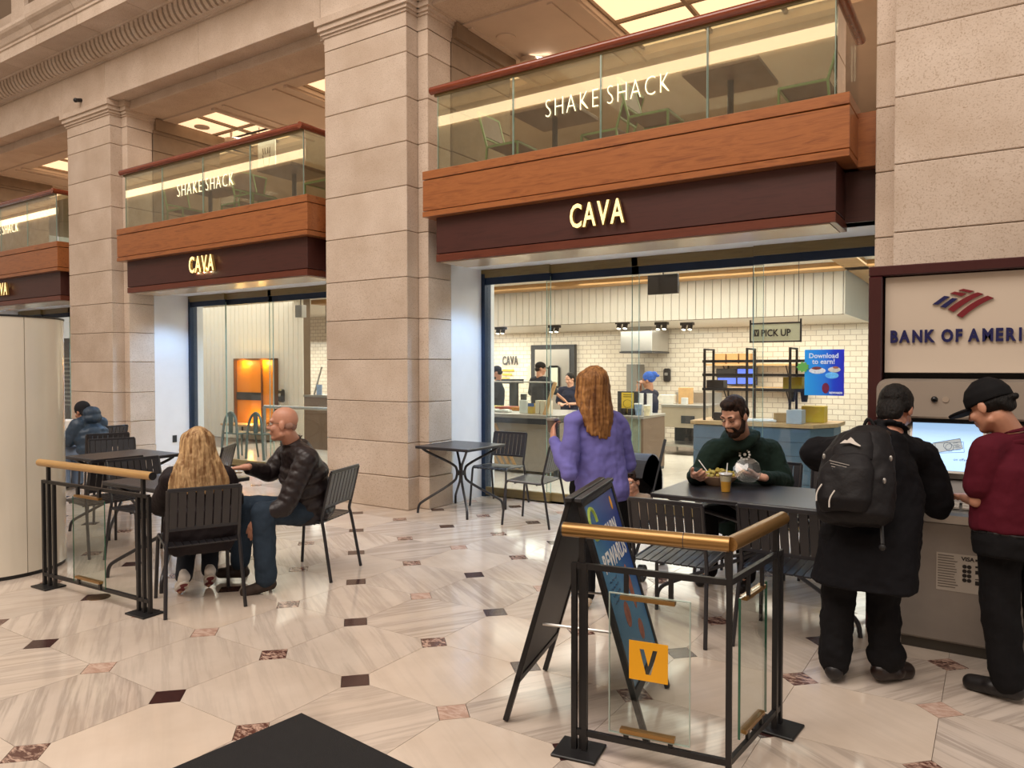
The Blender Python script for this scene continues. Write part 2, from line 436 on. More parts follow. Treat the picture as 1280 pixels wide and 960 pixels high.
# ------------------------------------------------------------------ opposite side of the hall (seen only in reflections)
bm = B(); box(bm, -75, 12, -13.4, -13, 0, 24); opp = struct('wall_back', bm, STONE)
bm = B(); prism(bm, [(-13, 9.2), (-12.5, 9.3), (-12.4, 9.9), (-12.9, 10.0), (-13, 10)], -75, 12); obj('cornice', bm, STONE, opp)
bm = B(); box(bm, -75, 12, -12.98, -12.9, 12.1, 12.5); obj('lit_cove', bm, emis('cove_light', '#ffe2b8', 3.4), opp)
bm = B(); prism(bm, [(-13, 12.8), (-12.3, 12.9), (-12.1, 13.5), (-13, 13.8)], -75, 12); obj('cornice', bm, STONE, opp)
for x in range(-48, 8, 3):
    bm = B(); box(bm, x, x+.7, -13, -12.7, 0, 9.2); obj('pilaster', bm, STONE, opp)
    bm = B(); box(bm, x+1.0, x+2.6, -13.02, -12.98, 5.2, 8.6); wp = obj('dark_window', bm, DARKGL, opp)
    bm = B()
    for t in range(5): box(bm, x+1+.4*t-.02, x+1+.4*t+.02, -12.97, -12.94, 5.2, 8.6)
    for t in range(6): box(bm, x+1, x+2.6, -12.97, -12.94, 5.2+.68*t-.02, 5.2+.68*t+.02)
    obj('window_lattice', bm, LATT, wp)

# ------------------------------------------------------------------ balconies over the shop fronts
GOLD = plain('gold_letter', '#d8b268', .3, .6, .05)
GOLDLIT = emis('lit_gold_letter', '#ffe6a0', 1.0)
CREAML = emis('cream_glass_letter', '#fff0c4', 1.3)  # glow put into the lettering so it stays bright over the reflected cove
SOFFIT = plain('soffit_gloss_veneer', '#c9b8a2', .22, 0, .06, 3)
LAMP = emis('lamp_lens', '#f4fbff', 9)
def balcony(bx, where, k):
    g = 'timber balconies over the shop fronts'
    t = thing('balcony', 'timber balcony with glass balustrade %s' % where, 'balcony', (bx, 6.2, 2.74), 0, g)
    def W(bm_, nm, m_, par=t, smooth=False): return obj(nm, bm_, m_, par, (-bx, -6.2, -2.74), 0, smooth)
    a, b = bx-2.09, bx+2.16
    for nm, z0, z1, y in (('fascia_cap', 3.62, 3.71, 6.2), ('fascia_board', 3.285, 3.612, 6.206), ('fascia_foot', 3.22, 3.277, 6.2)):
        bm = B(); box(bm, a, b, y, 6.75, z0, z1, .004); W(bm, nm, CHERRY)
    bm = B(); box(bm, bx-2.30, bx+2.31, 6.62, 6.9, 3.22, 3.66, .004); W(bm, 'side_fascia', CHERRY)
    bm = B(); box(bm, bx-1.98, bx+2.05, 6.30, 6.8, 2.83, 3.22, .004); W(bm, 'lower_fascia', MAHOG)
    bm = B(); box(bm, bx-1.98, bx+2.05, 6.295, 6.82, 2.742, 2.822, .004); W(bm, 'lower_trim', REDTRIM)
    bm = B(); box(bm, bx-2.30, bx+2.31, 6.72, 6.95, 2.80, 3.22, .004); W(bm, 'side_lower_fascia', MAHOG)
    bm = B(); box(bm, bx-1.94, bx+2.0, 6.33, 6.80, 2.735, 2.742); W(bm, 'soffit_panel', SOFFIT)
    # handrail
    bm = B()
    zr = 4.555
    tube(bm, [(bx-1.98, 6.22, zr), (bx+2.06, 6.22, zr)], .042, 12); tube(bm, [(bx+2.06, 6.22-.04, zr), (bx+2.06, 7.4, zr)], .042, 12)
    hr = W(bm, 'handrail', REDRAIL, smooth=True)
    bm = B(); box(bm, bx-1.95, bx+2.05, 6.235, 6.265, zr-.06, zr-.03); W(bm, 'rail_channel', BRONZE)
    js = [bx-1.92, bx-.95, bx+.02, bx+1.03, bx+2.05]
    for u, v in zip(js, js[1:]):
        bm = B(); box(bm, u+.008, v-.008, 6.25, 6.262, 3.70, zr-.03)
        p = W(bm, 'glass_panel', RAILGLASS)
        for e in (u+.003, v-.008):
            bm = B(); box(bm, e, e+.005, 6.249, 6.263, 3.70, zr-.03); W(bm, 'glass_edge', GLASSEDGE, p).location = (0, 0, 0)
    bm = B(); box(bm, bx+2.044, bx+2.056, 6.28, 7.3, 3.70, zr-.03); W(bm, 'return_glass', RAILGLASS)
    # lettering on the glass
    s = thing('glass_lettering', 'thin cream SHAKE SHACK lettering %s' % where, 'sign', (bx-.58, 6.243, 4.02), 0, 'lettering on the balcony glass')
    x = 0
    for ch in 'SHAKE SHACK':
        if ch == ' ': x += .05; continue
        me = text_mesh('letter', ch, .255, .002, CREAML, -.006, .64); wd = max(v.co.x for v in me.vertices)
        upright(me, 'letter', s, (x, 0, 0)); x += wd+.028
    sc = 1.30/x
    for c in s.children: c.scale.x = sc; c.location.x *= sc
    # CAVA letters stand off the dark board
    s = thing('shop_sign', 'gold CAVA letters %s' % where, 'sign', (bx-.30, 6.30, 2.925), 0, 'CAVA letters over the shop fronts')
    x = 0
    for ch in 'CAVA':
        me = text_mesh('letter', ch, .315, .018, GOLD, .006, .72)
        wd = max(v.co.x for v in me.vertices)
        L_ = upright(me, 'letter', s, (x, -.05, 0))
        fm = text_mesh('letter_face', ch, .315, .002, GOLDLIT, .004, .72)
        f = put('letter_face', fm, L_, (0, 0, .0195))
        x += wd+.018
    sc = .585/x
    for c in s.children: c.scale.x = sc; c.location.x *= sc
    if k == 1:
        for dx in (-.20, -.06, .09): light('POINT', 'letter_glow', (bx+dx, 6.29, 2.925), .35, (1, .8, .45), .004)
for k, (bx, wh) in enumerate(((-3.13, 'above the wide shop front'), (-9.2, 'above the orange niche shop front'), (-15.27, 'far left above the cream kiosk'))): balcony(bx, wh, k)

# ------------------------------------------------------------------ shop fronts
FRAME = plain('dark_blue_grey_frame', '#26364e', .3, .5, .08)
for k, bx in enumerate((-3.13, -9.2, -15.27)):
    L, Rr = bx-2.22, bx+2.30
    bm = B(); box(bm, L-.14, L, 6.87, 7.75, 0, 2.80); struct('wall_left', bm, WHITEW)
    bm = B(); box(bm, Rr, Rr+.14, 6.87, 7.75, 0, 2.80); struct('wall_right', bm, WHITEW)
    bm = B(); box(bm, L-.1, Rr+.1, 6.75, 7.75, 2.80, 2.92); so = struct('ceiling', bm, WHITEW)
    bm = B(); box(bm, L+.02, L+.3, 6.84, 6.93, 2.793, 2.80); obj('soffit_vent', bm, MAHOG, so)
    for dx, od in ((-1.55, 'first'), (-.5, 'second'), (.55, 'third'), (1.55, 'last')):
        d = thing('downlight', od+' recessed downlight from the left in the white soffit, '+('wide shop front', 'orange niche shop front', 'far left shop front')[k], 'lamp', (bx+dx, 7.05, 2.8), 0, 'soffit downlights')
        bm = B(); lathe(bm, [(.075, -.008), (.075, 0), (.055, 0), (.055, -.008)], 20); obj('trim_ring', bm, WHITE, d, smooth=True)
        bm = B(); lathe(bm, [(.054, -.006), (.054, -.001)], 20); obj('lens', bm, LAMP, d)
    # glass wall
    e = thing('x', 'x', 'x'); e.name = 'window_%d' % (k+1); del e['label']; del e['category']; e['kind'] = 'structure'; e.location = (bx, 7.52, 0)
    def W(bm_, nm, m_, par=None): return obj(nm, bm_, m_, par or e, (-bx, -7.52, 0))
    js = [L+.02, L+.93, L+2.02, bx+1.13, Rr-.02]
    for q, (u, v) in enumerate(zip(js, js[1:])):
        yo = 7.50 if q in (0, 3) else 7.55
        bm = B(); box(bm, u-.04, v+.04, yo, yo+.012, .12, 2.66); p = W(bm, 'glass_panel', GLASS)
        for e0 in (u-.043, v+.04):
            bm = B(); box(bm, e0, e0+.003, yo-.001, yo+.013, .12, 2.66); W(bm, 'glass_edge', GLASSEDGE, p).location = (0, 0, 0)
        bm = B(); box(bm, u-.04, v+.04, yo-.02, yo+.03, .02, .12, .004); W(bm, 'bottom_rail', BRONZE)
        bm = B(); box(bm, u-.04, v+.04, yo-.03, yo+.04, 2.70, 2.80, .004); W(bm, 'header_band', BRONZE)
        bm = B(); box(bm, u-.04, v+.04, yo-.01, yo+.02, 2.615, 2.70); W(bm, 'header_track', FRAME)
    bm = B(); box(bm, L, L+.055, 7.47, 7.60, 0, 2.75); W(bm, 'jamb', FRAME)
    bm = B(); box(bm, Rr-.05, Rr, 7.47, 7.60, 0, 2.75); W(bm, 'jamb', FRAME)

# ------------------------------------------------------------------ chairs
def make_chair():
    t = thing('slat_chair', 'x', 'chair')
    for s in (-1, 1):
        bm = B(); tube(bm, smooth_path([(s*.245, -.29, 0), (s*.228, -.215, .43), (s*.222, -.20, .47), (s*.222, -.215, .53), (s*.222, -.285, .815)], 2), .0125, 8); obj('leg', bm, CHAIRM, t, smooth=True)
        bm = B(); tube(bm, smooth_path([(s*.24, .235, 0), (s*.228, .205, .36), (s*.224, .195, .455), (s*.222, .12, .448), (s*.222, -.19, .438)], 2), .0125, 8); obj('leg', bm, CHAIRM, t, smooth=True)
    bm = B(); tube(bm, [(-.222, .10, .432), (.222, .10, .432)], .009, 6); tube(bm, [(-.222, -.14, .426), (.222, -.14, .426)], .009, 6); obj('seat_frame', bm, CHAIRM, t)
    bm = B(); n = 9; wd = .43/n
    prism(bm, [(-.215, .436), (-.215, .445), (.12, .457), (.19, .456), (.212, .443), (.212, .434), (.18, .446), (.12, .448)], -wd/2+.004, wd/2-.004)
    sm = mesh('seat_slat', bm, CHAIRM)
    for i in range(n): put('seat_slat', sm, t, (-.215+wd*(i+.5), 0, 0))
    def yb(z): return -.215-.07*(z-.53)/.285
    for z, hh in ((.815, .014), (.553, .012)):
        bm = B(); cbox(bm, (0, yb(z), z), (.45, .016, hh*2), .004); obj('back_rail', bm, CHAIRM, t)
    bm = B(); n = 8; wd = .43/n
    prism(bm, [(yb(.56)-.006, .56), (yb(.56)+.006, .56), (yb(.81)+.006, .81), (yb(.81)-.006, .81)], -wd/2+.0045, wd/2-.0045)
    sm = mesh('back_slat', bm, CHAIRM)
    for i in range(n): put('back_slat', sm, t, (-.215+wd*(i+.5), 0, 0))
    return t
CH0 = make_chair(); _used = [False]
def chair(x, y, face, label, z=0):
    t = CH0 if not _used[0] else copy_tree(CH0); _used[0] = True
    t.location = (x, y, z); t.rotation_euler = (0, 0, math.atan2(-face[0], face[1])); t['label'] = label; t['group'] = 'charcoal slatted metal cafe chairs'
    return t
chair(-3.99, 6.48, (-1, -.12), 'charcoal slatted chair nearer the hall beside the small empty table')
chair(-4.86, 7.12, (.05, -1), 'charcoal slatted chair behind the small empty table against the glass')
chair(-4.48, 3.98, (-.95, -.32), 'charcoal slatted chair the bald man sits on')
chair(-4.56, 3.04, (-.91, .415), 'dark slatted chair the long-haired blonde sits on')
chair(-6.60, 3.46, (-1, .03), 'empty slatted chair nearest the cream kiosk with its back to the bronze rail')
chair(-5.90, 3.50, (1, -.05), 'empty slatted chair tucked under the table in front of the blonde')
chair(-7.86, 4.28, (.9, -.35), 'empty slatted chair on the far side of the table by the kiosk')
chair(-6.62, 4.44, (-.75, -.6), 'slatted chair half hidden behind the blonde hair')
chair(-9.05, 4.78, (-.9, .3), 'grey slatted chair in front of the person in the blue hooded jacket')
chair(-10.15, 5.30, (-1, -.1), 'slatted chair under the person in the blue hooded jacket')
chair(-1.62, 4.36, (-.03, 1), 'empty slatted chair between the advertising board and the long table')
chair(-1.00, 4.50, (.03, 1), 'empty slatted chair beside the man with the black backpack')
chair(-1.55, 5.98, (-.06, -1), 'slatted chair under the bearded man')
chair(-1.0, 6.03, (.05, -1), 'empty slatted chair between the bearded man and the backpack')

# ------------------------------------------------------------------ tables
def table(x, y, sx, sy, label, z=.74):
    t = thing('cafe_table', label, 'table', (x, y, 0), 0, 'charcoal metal cafe tables')
    bm = B(); box(bm, -sx/2, sx/2, -sy/2, sy/2, z-.018, z, .006); box(bm, -sx/2+.004, sx/2-.004, -sy/2+.004, sy/2-.004, z-.03, z-.016); obj('table_top', bm, TABLEM, t)
    for a in (-1, 1):
        for b in (-1, 1):
            bm = B(); q = .03
            tube(bm, smooth_path([(a*sx*.42, b*sy*.42, z-.03), (a*sx*.36, b*sy*.36, z-.075), (a*q*1.6, b*q*1.6, z-.22), (a*q, b*q, .46), (a*q, b*q, .40), (a*q*1.6, b*q*1.6, .33), (a*sx*.41, b*sy*.41, .13), (a*sx*.46, b*sy*.46, .09), (a*sx*.47, b*sy*.47, 0)], 2), .014, 8)
            obj('leg', bm, CHAIRM, t, smooth=True)
    bm = B(); tube(bm, [(0, 0, .405), (0, 0, .455)], .047, 12); obj('leg_collar', bm, CHAIRM, t)
    return t
table(-4.98, 6.56, .72, .72, 'small square empty table standing beside the stone pier')
table(-5.30, 3.36, .76, .76, 'square table between the blonde and the bald man')
table(-7.22, 4.02, .76, .76, 'square brown-grey table between the kiosk and the blonde')
table(-1.30, 5.14, 1.36, .80, 'long dark table with the salad bowl and yellow drink')
table(-10.95, 5.15, .8, .8, 'table in front of the person in the blue hooded jacket')
bm = B(); cbox(bm, (0, 0, .07), (.30, .22, .14), .01); tag(obj('paper_bag', bm, plain('white_paper', '#f3f1ec', .7, 0, .05, 30, .3, 40), None, (-10.75, 5.2, .74), .3), 'white crumpled paper bag on the table of the hooded person', 'bag')
bm = B(); cbox(bm, (0, 0, .002), (.18, .12, .003)); tag(obj('napkin', bm, WHITE, None, (-5.04, 3.58, .74), .4), 'white paper napkin on the table near the hand of the bald man', 'napkin')

# ------------------------------------------------------------------ barriers
def barrier(label, p0, p1, zr=.92, rail=None, first=None):
    t = first or thing('rail_barrier', label, 'barrier', p0)
    p0, p1 = V(p0), V(p1); d = (p1-p0); L = d.length; a = math.atan2(d.y, d.x)
    o = p0-V(t.location)
    def W(nm, bm_, m_, smooth=False): return obj(nm, bm_, m_, t, o, a, smooth)
    return t, W, L
GRP = 'bronze topped barriers around the cafe seating'
t, W, L = barrier('left barrier with pale bronze handrail beside the blonde', (-5.83, 2.64, 0), (-4.62, 2.69, 0)); t['group'] = GRP
WOODR = m_wood('tan_rail_sleeve', '#a5804f', '#bd965f', .35, sc=(1, 20, 20), coat=.1)
bm = B(); tube(bm, [(-.05, 0, .905), (L+.10, 0, .905)], .027, 16); W('handrail', bm, WOODR, True)
bm = B(); tube(bm, [(L+.10, 0, .905), (L+.106, 0, .905)], .026, 16); W('end_cap', bm, BLACK)
def post(W, x, z1, y=0, s=.011): 
    bm = B(); box(bm, x-s, x+s, y-s, y+s, .008, z1); W('post', bm, BLACK)
for x, z in ((.0, .77), (.07, .90), (.14, .77), (L-.06, .77), (L, .90), (L+.06, .77)): post(W, x, z)
for nm, z in (('top_bar', .77), ('bottom_bar', .09)):
    bm = B(); box(bm, -.01, L+.06, -.011, .011, z-.011, z+.011); W(nm, bm, BLACK)
for x in (.05, L):
    bm = B(); cbox(bm, (x, 0, .006), (.20, .15, .012), .003); W('base_plate', bm, BLACK)
bm = B(); box(bm, .42, .80, -.02, -.014, .10, .70); gp = W('glass_panel', bm, m_glass('barrier_glass', (.90, .95, .92), 1.1))
for e0 in (.801, .416):
    bm = B(); box(bm, e0, e0+.003, -.02, -.014, .10, .70); W('glass_edge', bm, plain('green_glass_edge', '#3c6b54', .2), False)
for z0 in (.09, .77):
    bm = B(); zc = z0+(.05 if z0 < .3 else -.06)
    box(bm, .46, .76, -.035, -.008, zc-.008, zc+.008); W('glass_clamp', bm, BRASS)
    bm = B()
    for x in (.48, .74): box(bm, x-.012, x+.012, -.025, -.008, min(z0, zc), max(z0, zc))
    W('clamp_bracket', bm, BLACK)
# right barrier: two runs meeting in a corner
A_, B_, C_ = V((-1.46, 2.70, 0)), V((-.845, 2.80, 0)), V((-.80, 3.36, 0))
t, W, L = barrier('right corner barrier with bronze handrail and yellow V panel', A_, B_); t['group'] = GRP
b2 = (B_-A_)
bm = B(); zr = .925
tube(bm, [(-.05, 0, zr), (L, 0, zr)], .03, 18); W('handrail', bm, BRASS, True)
bm = B(); tube(bm, [(-.052, 0, zr), (-.047, 0, zr)], .0302, 18); tube(bm, [(L*.72, 0, zr), (L*.72+.003, 0, zr)], .0305, 18); W('rail_joint', bm, DGREY)
for x, z in ((0, .79), (.045, .79), (L, .90)): post(W, x, z)
post(W, .03, .90, .012)
for nm, z in (('top_bar', .78), ('bottom_bar', .085)):
    bm = B(); box(bm, -.01, L, -.009, .009, z-.012, z+.012); W(nm, bm, BLACK)
bm = B(); cbox(bm, (.02, 0, .006), (.19, .17, .012), .003); W('base_plate', bm, BLACK)
bm = B(); box(bm, .155, .475, -.012, -.004, .12, .685); W('glass_panel', bm, MATS.get('q') or m_glass('barrier_glass_near', (.93, .96, .945), 1.0))
for q in ((.151, .155, .12, .685), (.475, .479, .12, .685), (.151, .479, .685, .689), (.151, .479, .116, .12)):
    bm = B(); box(bm, q[0], q[1], -.0125, -.0035, q[2], q[3]); W('glass_edge', bm, plain('pale_glass_edge', '#a9b8ae', .2))
YEL = plain('yellow_logo_panel', '#f0ab1e', .45, 0, .03, 4)
vq = [(-.078, -.078), (.078, -.078), (.078, .078), (-.078, .078)]
vp = [(-.036, .048), (-.018, .048), (.0, -.018), (.018, .048), (.036, .048), (.010, -.052), (-.010, -.052)]
me = flat_mesh('logo_panel', [vq, vp], .0012, YEL); lp = put('logo_panel', me, t); ang = math.atan2(b2.y, b2.x)
lp.rotation_euler = (PI/2, 0, ang); _c = V((.315, -.0165, 0)); lp.location = (_c.x*math.cos(ang)-_c.y*math.sin(ang), _c.x*math.sin(ang)+_c.y*math.cos(ang), .43)
for z0, zc in ((.085, .135), (.78, .675)):
    bm = B(); box(bm, .20, .42, -.024, .006, zc-.008, zc+.008); W('glass_clamp', bm, BRASS)
    bm = B()
    for x in (.22, .40): box(bm, x-.009, x+.009, -.006, .010, min(z0, zc), max(z0, zc))
    W('clamp_bracket', bm, BLACK)
t2, W, L2 = barrier('', B_, C_, first=t)
bm = B(); tube(bm, [(0, 0, zr), (L2+.06, 0, zr)], .03, 18); W('handrail', bm, BRASS, True)
for x, z in ((L2-.03, .90), (L2+.03, .79)): post(W, x, z)
for nm, z in (('top_bar', .78), ('bottom_bar', .085)):
    bm = B(); box(bm, 0, L2+.04, -.009, .009, z-.012, z+.012); W(nm, bm, BLACK)
bm = B(); cbox(bm, (L2, 0, .006), (.17, .19, .012), .003); W('base_plate', bm, BLACK)
bm = B(); box(bm, .13, .43, .004, .012, .12, .685); W('glass_panel', bm, bpy.data.materials['barrier_glass_near'])
for x in (.126, .43):
    bm = B(); box(bm, x, x+.004, .0035, .0125, .12, .685); W('glass_edge', bm, plain('green_glass_edge', '#3c6b54', .2))
for z0, zc in ((.085, .135), (.78, .675)):
    bm = B(); box(bm, .17, .39, -.006, .024, zc-.008, zc+.008); W('glass_clamp', bm, BRASS)
    bm = B()
    for x in (.20, .36): box(bm, x-.009, x+.009, -.006, .006, min(z0, zc), max(z0, zc))
    W('clamp_bracket', bm, BLACK)

# ------------------------------------------------------------------ advertising board
t = thing('sandwich_board', 'black folding sandwich board with a blue rewards poster behind the yellow V', 'sign board', (-1.60, 3.12, 0))
def panel_frame(top, bl, br, inset):
    """one leaf: top centre line at height z, feet at bl (near) and br (far)"""
    pass
zt = 1.02
lx = V((-.137, .585, 0)).normalized()          # along the hinge
nx = V((lx.y, -lx.x, 0))                        # towards the poster side
def leaf(sgn, poster):
    hw = .31
    top = V((0, 0, zt)); bot = nx*sgn*.30
    dn = (bot-top); Ld = dn.length; dn.normalize()
    out = lx.cross(dn)*(1 if sgn < 0 else -1)
    if out.dot(nx*sgn) < 0: out = -out
    m = M((lx, -dn, out)).transposed().to_4x4(); m.translation = top+out*.02
    def put_(nm, bm, mt):
        o = obj(nm, bm, mt, t); o.matrix_local = m; return o
    for a, b in ((-hw, -hw+.03), (hw-.03, hw)):
        bm = B(); box(bm, a, b, -Ld, .0, -.012, .012, .003); put_('frame_rail', bm, BLACK)
    for a, b in ((-.035, 0), (-.88, -.84)):
        bm = B(); box(bm, -hw, hw, a, b, -.012, .012, .003); put_('frame_rail', bm, BLACK)
    bm = B(); box(bm, -hw+.03, hw-.03, -.84, -.035, -.006, .004); pn = put_('board', bm, DGREY)
    if poster:
        m_ = N('rewards_poster'); m_.set(.25, 0, .5)
        sx_ = m_.n('ShaderNodeSeparateXYZ'); tc = m_.n('ShaderNodeTexCoord'); m_.l(tc.outputs['Object'], sx_.inputs[0])
        ad = m_.n('ShaderNodeMath', operation='ADD'); m_.l(sx_.outputs[0], ad.inputs[0]); m_.l(sx_.outputs[1], ad.inputs[1])
        mr = m_.n('ShaderNodeMapRange'); mr.inputs[1].default_value = -1.05; mr.inputs[2].default_value = .1; m_.l(ad.outputs[0], mr.inputs[0])
        m_.base(m_.ramp(mr.outputs[0], [(0, C('#3f6f8e')), (.5, C('#4c86ad')), (.75, C('#2f5ca6')), (1, C('#2b3f93'))]))
        bm = B(); box(bm, -hw+.032, hw-.032, -.835, -.04, .004, .006); pp = put_('poster', bm, m_.m)
        for s, x, y, z, mt in (('EARN', -.04, -.235, .075, WHITE), ('REWARDS', -.22, -.355, .088, WHITE)):
            me = text_mesh('poster_text', s, z*1.3, .0006, mt, .002, .86); o = put('poster_text', me, pp, (x, y, .0072)); o.rotation_euler = (0, 0, 0)
        GRN = plain('poster_green', '#b7cf52', .5)
        bm = B(); tube(bm, [(-.20+.06*math.cos(a*.35), -.13+.07*math.sin(a*.35), .007) for a in range(18)], .009, 5); obj('poster_ring', bm, GRN, pp)
        SK = plain('poster_food', '#9a5f4d', .6, 0, .35, 30); bm = B()
        for x, y, rx, ry in ((.12, -.50, .035, .11), (-.06, -.58, .05, .06), (.10, -.70, .045, .05), (-.05, -.76, .03, .04)): ball(bm, (x, y, .0065), (rx, ry, .002), 14)
        obj('poster_picture', bm, SK, pp)
        bm = B()
        for k_ in range(4): tube(bm, [(-.2+i*.012, -.40-.03*k_+.006*math.sin(i*1.9+k_), .007) for i in range(12)], .0016, 4)
        obj('poster_scribble', bm, plain('poster_ink', '#1c3551', .5), pp)
        bm = B(); ball(bm, (.19, -.10, .0065), (.018, .035, .002), 10); ball(bm, (-.10, -.80, .0065), (.02, .02, .002), 10); obj('poster_dot', bm, YEL, pp)
    return m
leaf(1, True); leaf(-1, False)
for s in (-1, 1):
    bm = B(); cbox(bm, (s*.022, 0, zt+.006), (.034, .64, .02), .004); o = obj('top_cap', bm, DGREY if s > 0 else BLACK, t, rz=math.atan2(lx.y, lx.x)-PI/2)
for s in (-.26, .26):
    bm = B(); p = lx*s; tube(bm, [p+nx*-.155+V((0, 0, .45)), p+nx*.155+V((0, 0, .45))], .007, 6); obj('spreader_bar', bm, STEEL, t)

# ------------------------------------------------------------------ cream kiosk
CREAM = plain('cream_lacquer', '#e4dccb', .16, 0, .03, 2, coat=.4)
t = thing('kiosk', 'tall cream curved kiosk cylinder at the left edge', 'kiosk', (-6.70, 2.66, 0))
bm = B(); n = 5
for q in range(n):
    a0 = -2.45+q*2*PI/n; a1 = a0+2*PI/n-.012
    bm = B(); pr = [(.50*math.cos(a0+(a1-a0)*i/12), .50*math.sin(a0+(a1-a0)*i/12)) for i in range(13)]
    pi_ = [(.47*math.cos(a1-(a1-a0)*i/12), .47*math.sin(a1-(a1-a0)*i/12)) for i in range(13)]
    prism(bm, pr+pi_, .03, 1.99, 'z'); obj('curved_panel', bm, CREAM, t, smooth=True)
bm = B(); lathe(bm, [(.468, .0), (.468, 1.985)], 40); obj('core', bm, DGREY, t)
bm = B(); lathe(bm, [(.505, 1.985), (.505, 2.0), (.3, 2.003)], 40); obj('top_rim', bm, BLACK, t)
bm = B(); lathe(bm, [(.49, .0), (.49, .03)], 40); obj('base_ring', bm, BLACK, t)

# ------------------------------------------------------------------ mat, drain
bm = B(); c0 = V((-2.66, 2.29, 0)); u = V((-.10, -.99, 0)).normalized(); v = V((.99, -.10, 0)).normalized()
MATM = plain('black_rubber_mat', '#121113', .8, 0, .2, 30, .6, 240)
pl = [c0, c0+u*1.7, c0+u*1.7+v*1.6, c0+v*1.6]
prism(bm, [(p.x, p.y) for p in pl], .001, .012, 'z'); tag(obj('floor_mat', bm, MATM), 'black rubber floor mat in the foreground', 'mat')
bm = B(); lathe(bm, [(.075, 0), (.072, .005), (.03, .006)], 24); t = tag(obj('floor_outlet', bm, plain('bronze_cover', '#5b4630', .4, .6, .2, 40), None, (-5.22, 2.71, .0)), 'round brown floor outlet cover by the left barrier', 'outlet')
bm = B(); cbox(bm, (-11.414, 7.2, .42), (.012, .075, .115), .003); tag(obj('outlet_plate', bm, DGREY), 'grey outlet plate low on the white side wall', 'outlet')
bm = B(); tube(bm, [(-12.26, 6.2, 5.86), (-12.26, 6.13, 5.84)], .03, 10); ball(bm, (-12.26, 6.11, 5.835), .036, 10); tag(obj('dome_camera', bm, BLACK), 'small black camera on the stone frieze above the narrow pier', 'camera')

# ------------------------------------------------------------------ cash machine and bank sign
t = thing('cash_machine', 'silver cash machine with a blue screen set in a dark red frame', 'cash machine', (0, 4.78, 0))
def W(nm, bm_, m_, par=None, smooth=False):
    o = obj(nm, bm_, m_, par or t, (0, -4.78, 0) if par is None else (0, 0, 0), 0, smooth); return o
REDF = plain('dark_red_lacquer', '#3d1316', .3, 0, .08, 3, coat=.2)
bm = B(); box(bm, -.66, -.585, 4.95, 5.6, 0, 2.144, .006); W('frame_side', bm, REDF)
bm = B(); box(bm, -.66, 1.05, 4.95, 5.6, 2.145, 2.205, .006); W('frame_top', bm, REDF)
bm = B(); box(bm, -.60, 1.0, 5.1, 5.58, .0, 2.15); W('cabinet_back', bm, plain('black_recess', '#0d0c0c', .6))
bm = B(); box(bm, -.46, .58, 4.76, 5.1, .06, .735, .012); W('lower_cabinet', bm, GREYM)
bm = B(); box(bm, -.45, .57, 4.78, 5.1, .0, .06); W('plinth', bm, plain('plinth_dark', '#4b4741', .4, .4))
bm = B(); prism(bm, [(4.70, .74), (4.70, .785), (4.84, .835), (5.1, .84), (5.1, .735), (4.76, .735)], -.47, .59); W('shelf', bm, STEEL)
bm = B(); prism(bm, [(4.82, .84), (4.90, .97), (5.1, .97), (5.1, .84)], -.44, .56); W('keyboard_slope', bm, plain('key_dark', '#5a544f', .4, .3))
for i in range(4):
    for j in range(4):
        bm = B(); cbox(bm, (-.30+.055*i, 4.765+.016*j, .822+.0055*j), (.044, .012, .012), .003); W('key', bm, plain('steel_key', '#b8b0a6', .35, .6))
bm = B(); prism(bm, [(4.88, .965), (4.86, 1.0), (4.97, 1.30), (5.1, 1.30), (5.1, .965)], -.46, .58); W('screen_housing', bm, GREYM)
SCR = emis('blue_screen', '#a9cdf2', .9)
so = thing('x', 'x', 'x')
for p_ in ('label', 'category'): del so[p_]
so.name = 'screen'; so.parent = t; so.location = (0, -4.78, 0)
dv = V((0, .11, .30)).normalized()
def onscr(nm, me, x, s_, off=.001, rot=0):
    o = put(nm, me, so); p = V((x, 4.859, 1.0))+dv*s_+V((0, -dv.z, dv.y))*off
    o.matrix_local = M.Translation(p) @ M((V((1, 0, 0)), dv, V((0, -dv.z, dv.y)))).transposed().to_4x4() @ M.Rotation(rot, 4, 'Z'); return o
bm = B(); box(bm, -.43, -.045, -.005, .305, 0, .006, .002); onscr('screen_bezel', mesh('screen_bezel', bm, STEEL), 0, 0)
bm = B(); box(bm, -.415, -.065, .01, .288, .006, .008); onscr('display', mesh('display', bm, SCR), 0, 0)
INK = plain('screen_ink', '#2a5a86', .5)
NOTE = plain('screen_note', '#cfe0ea', .5)
for k_, (x, s_, r_) in enumerate(((-.225, .145, .10), (-.235, .155, .25))):
    bm = B(); box(bm, -.07, .07, -.03, .03, 0, .0004); onscr('bank_note', mesh('bank_note', bm, NOTE), x, s_, .0085+.0006*k_, r_)
    bm = B()
    for p in ([(-.07, -.03), (.07, -.03)], [(.07, -.03), (.07, .03)], [(.07, .03), (-.07, .03)], [(-.07, .03), (-.07, -.03)]): tube(bm, [(*p[0], 0), (*p[1], 0)], .0012, 4)
    tube(bm, [(.02*math.cos(i*.4), .022*math.sin(i*.4), 0) for i in range(17)], .0012, 4)
    for q in range(3): tube(bm, [(.03, -.015+.012*q, 0), (.055, -.015+.012*q, 0)], .001, 4)
    onscr('note_line', mesh('note_line', bm, INK), x, s_, .0095+.0006*k_, r_)
onscr('screen_text', text_mesh('screen_text', 'on effective.', .022, .0003, INK), -.205, .07, .009)
bm = B(); box(bm, -.30, -.24, 4.835, 4.87, .972, .985); W('card_slot', bm, plain('slot_dark', '#3b3436', .4))
bm = B(); n = 10
rr = [(-.60, 1.30)]
pts = [(-.60+.0, 1.305), (.62, 1.305), (.62, 1.53)]
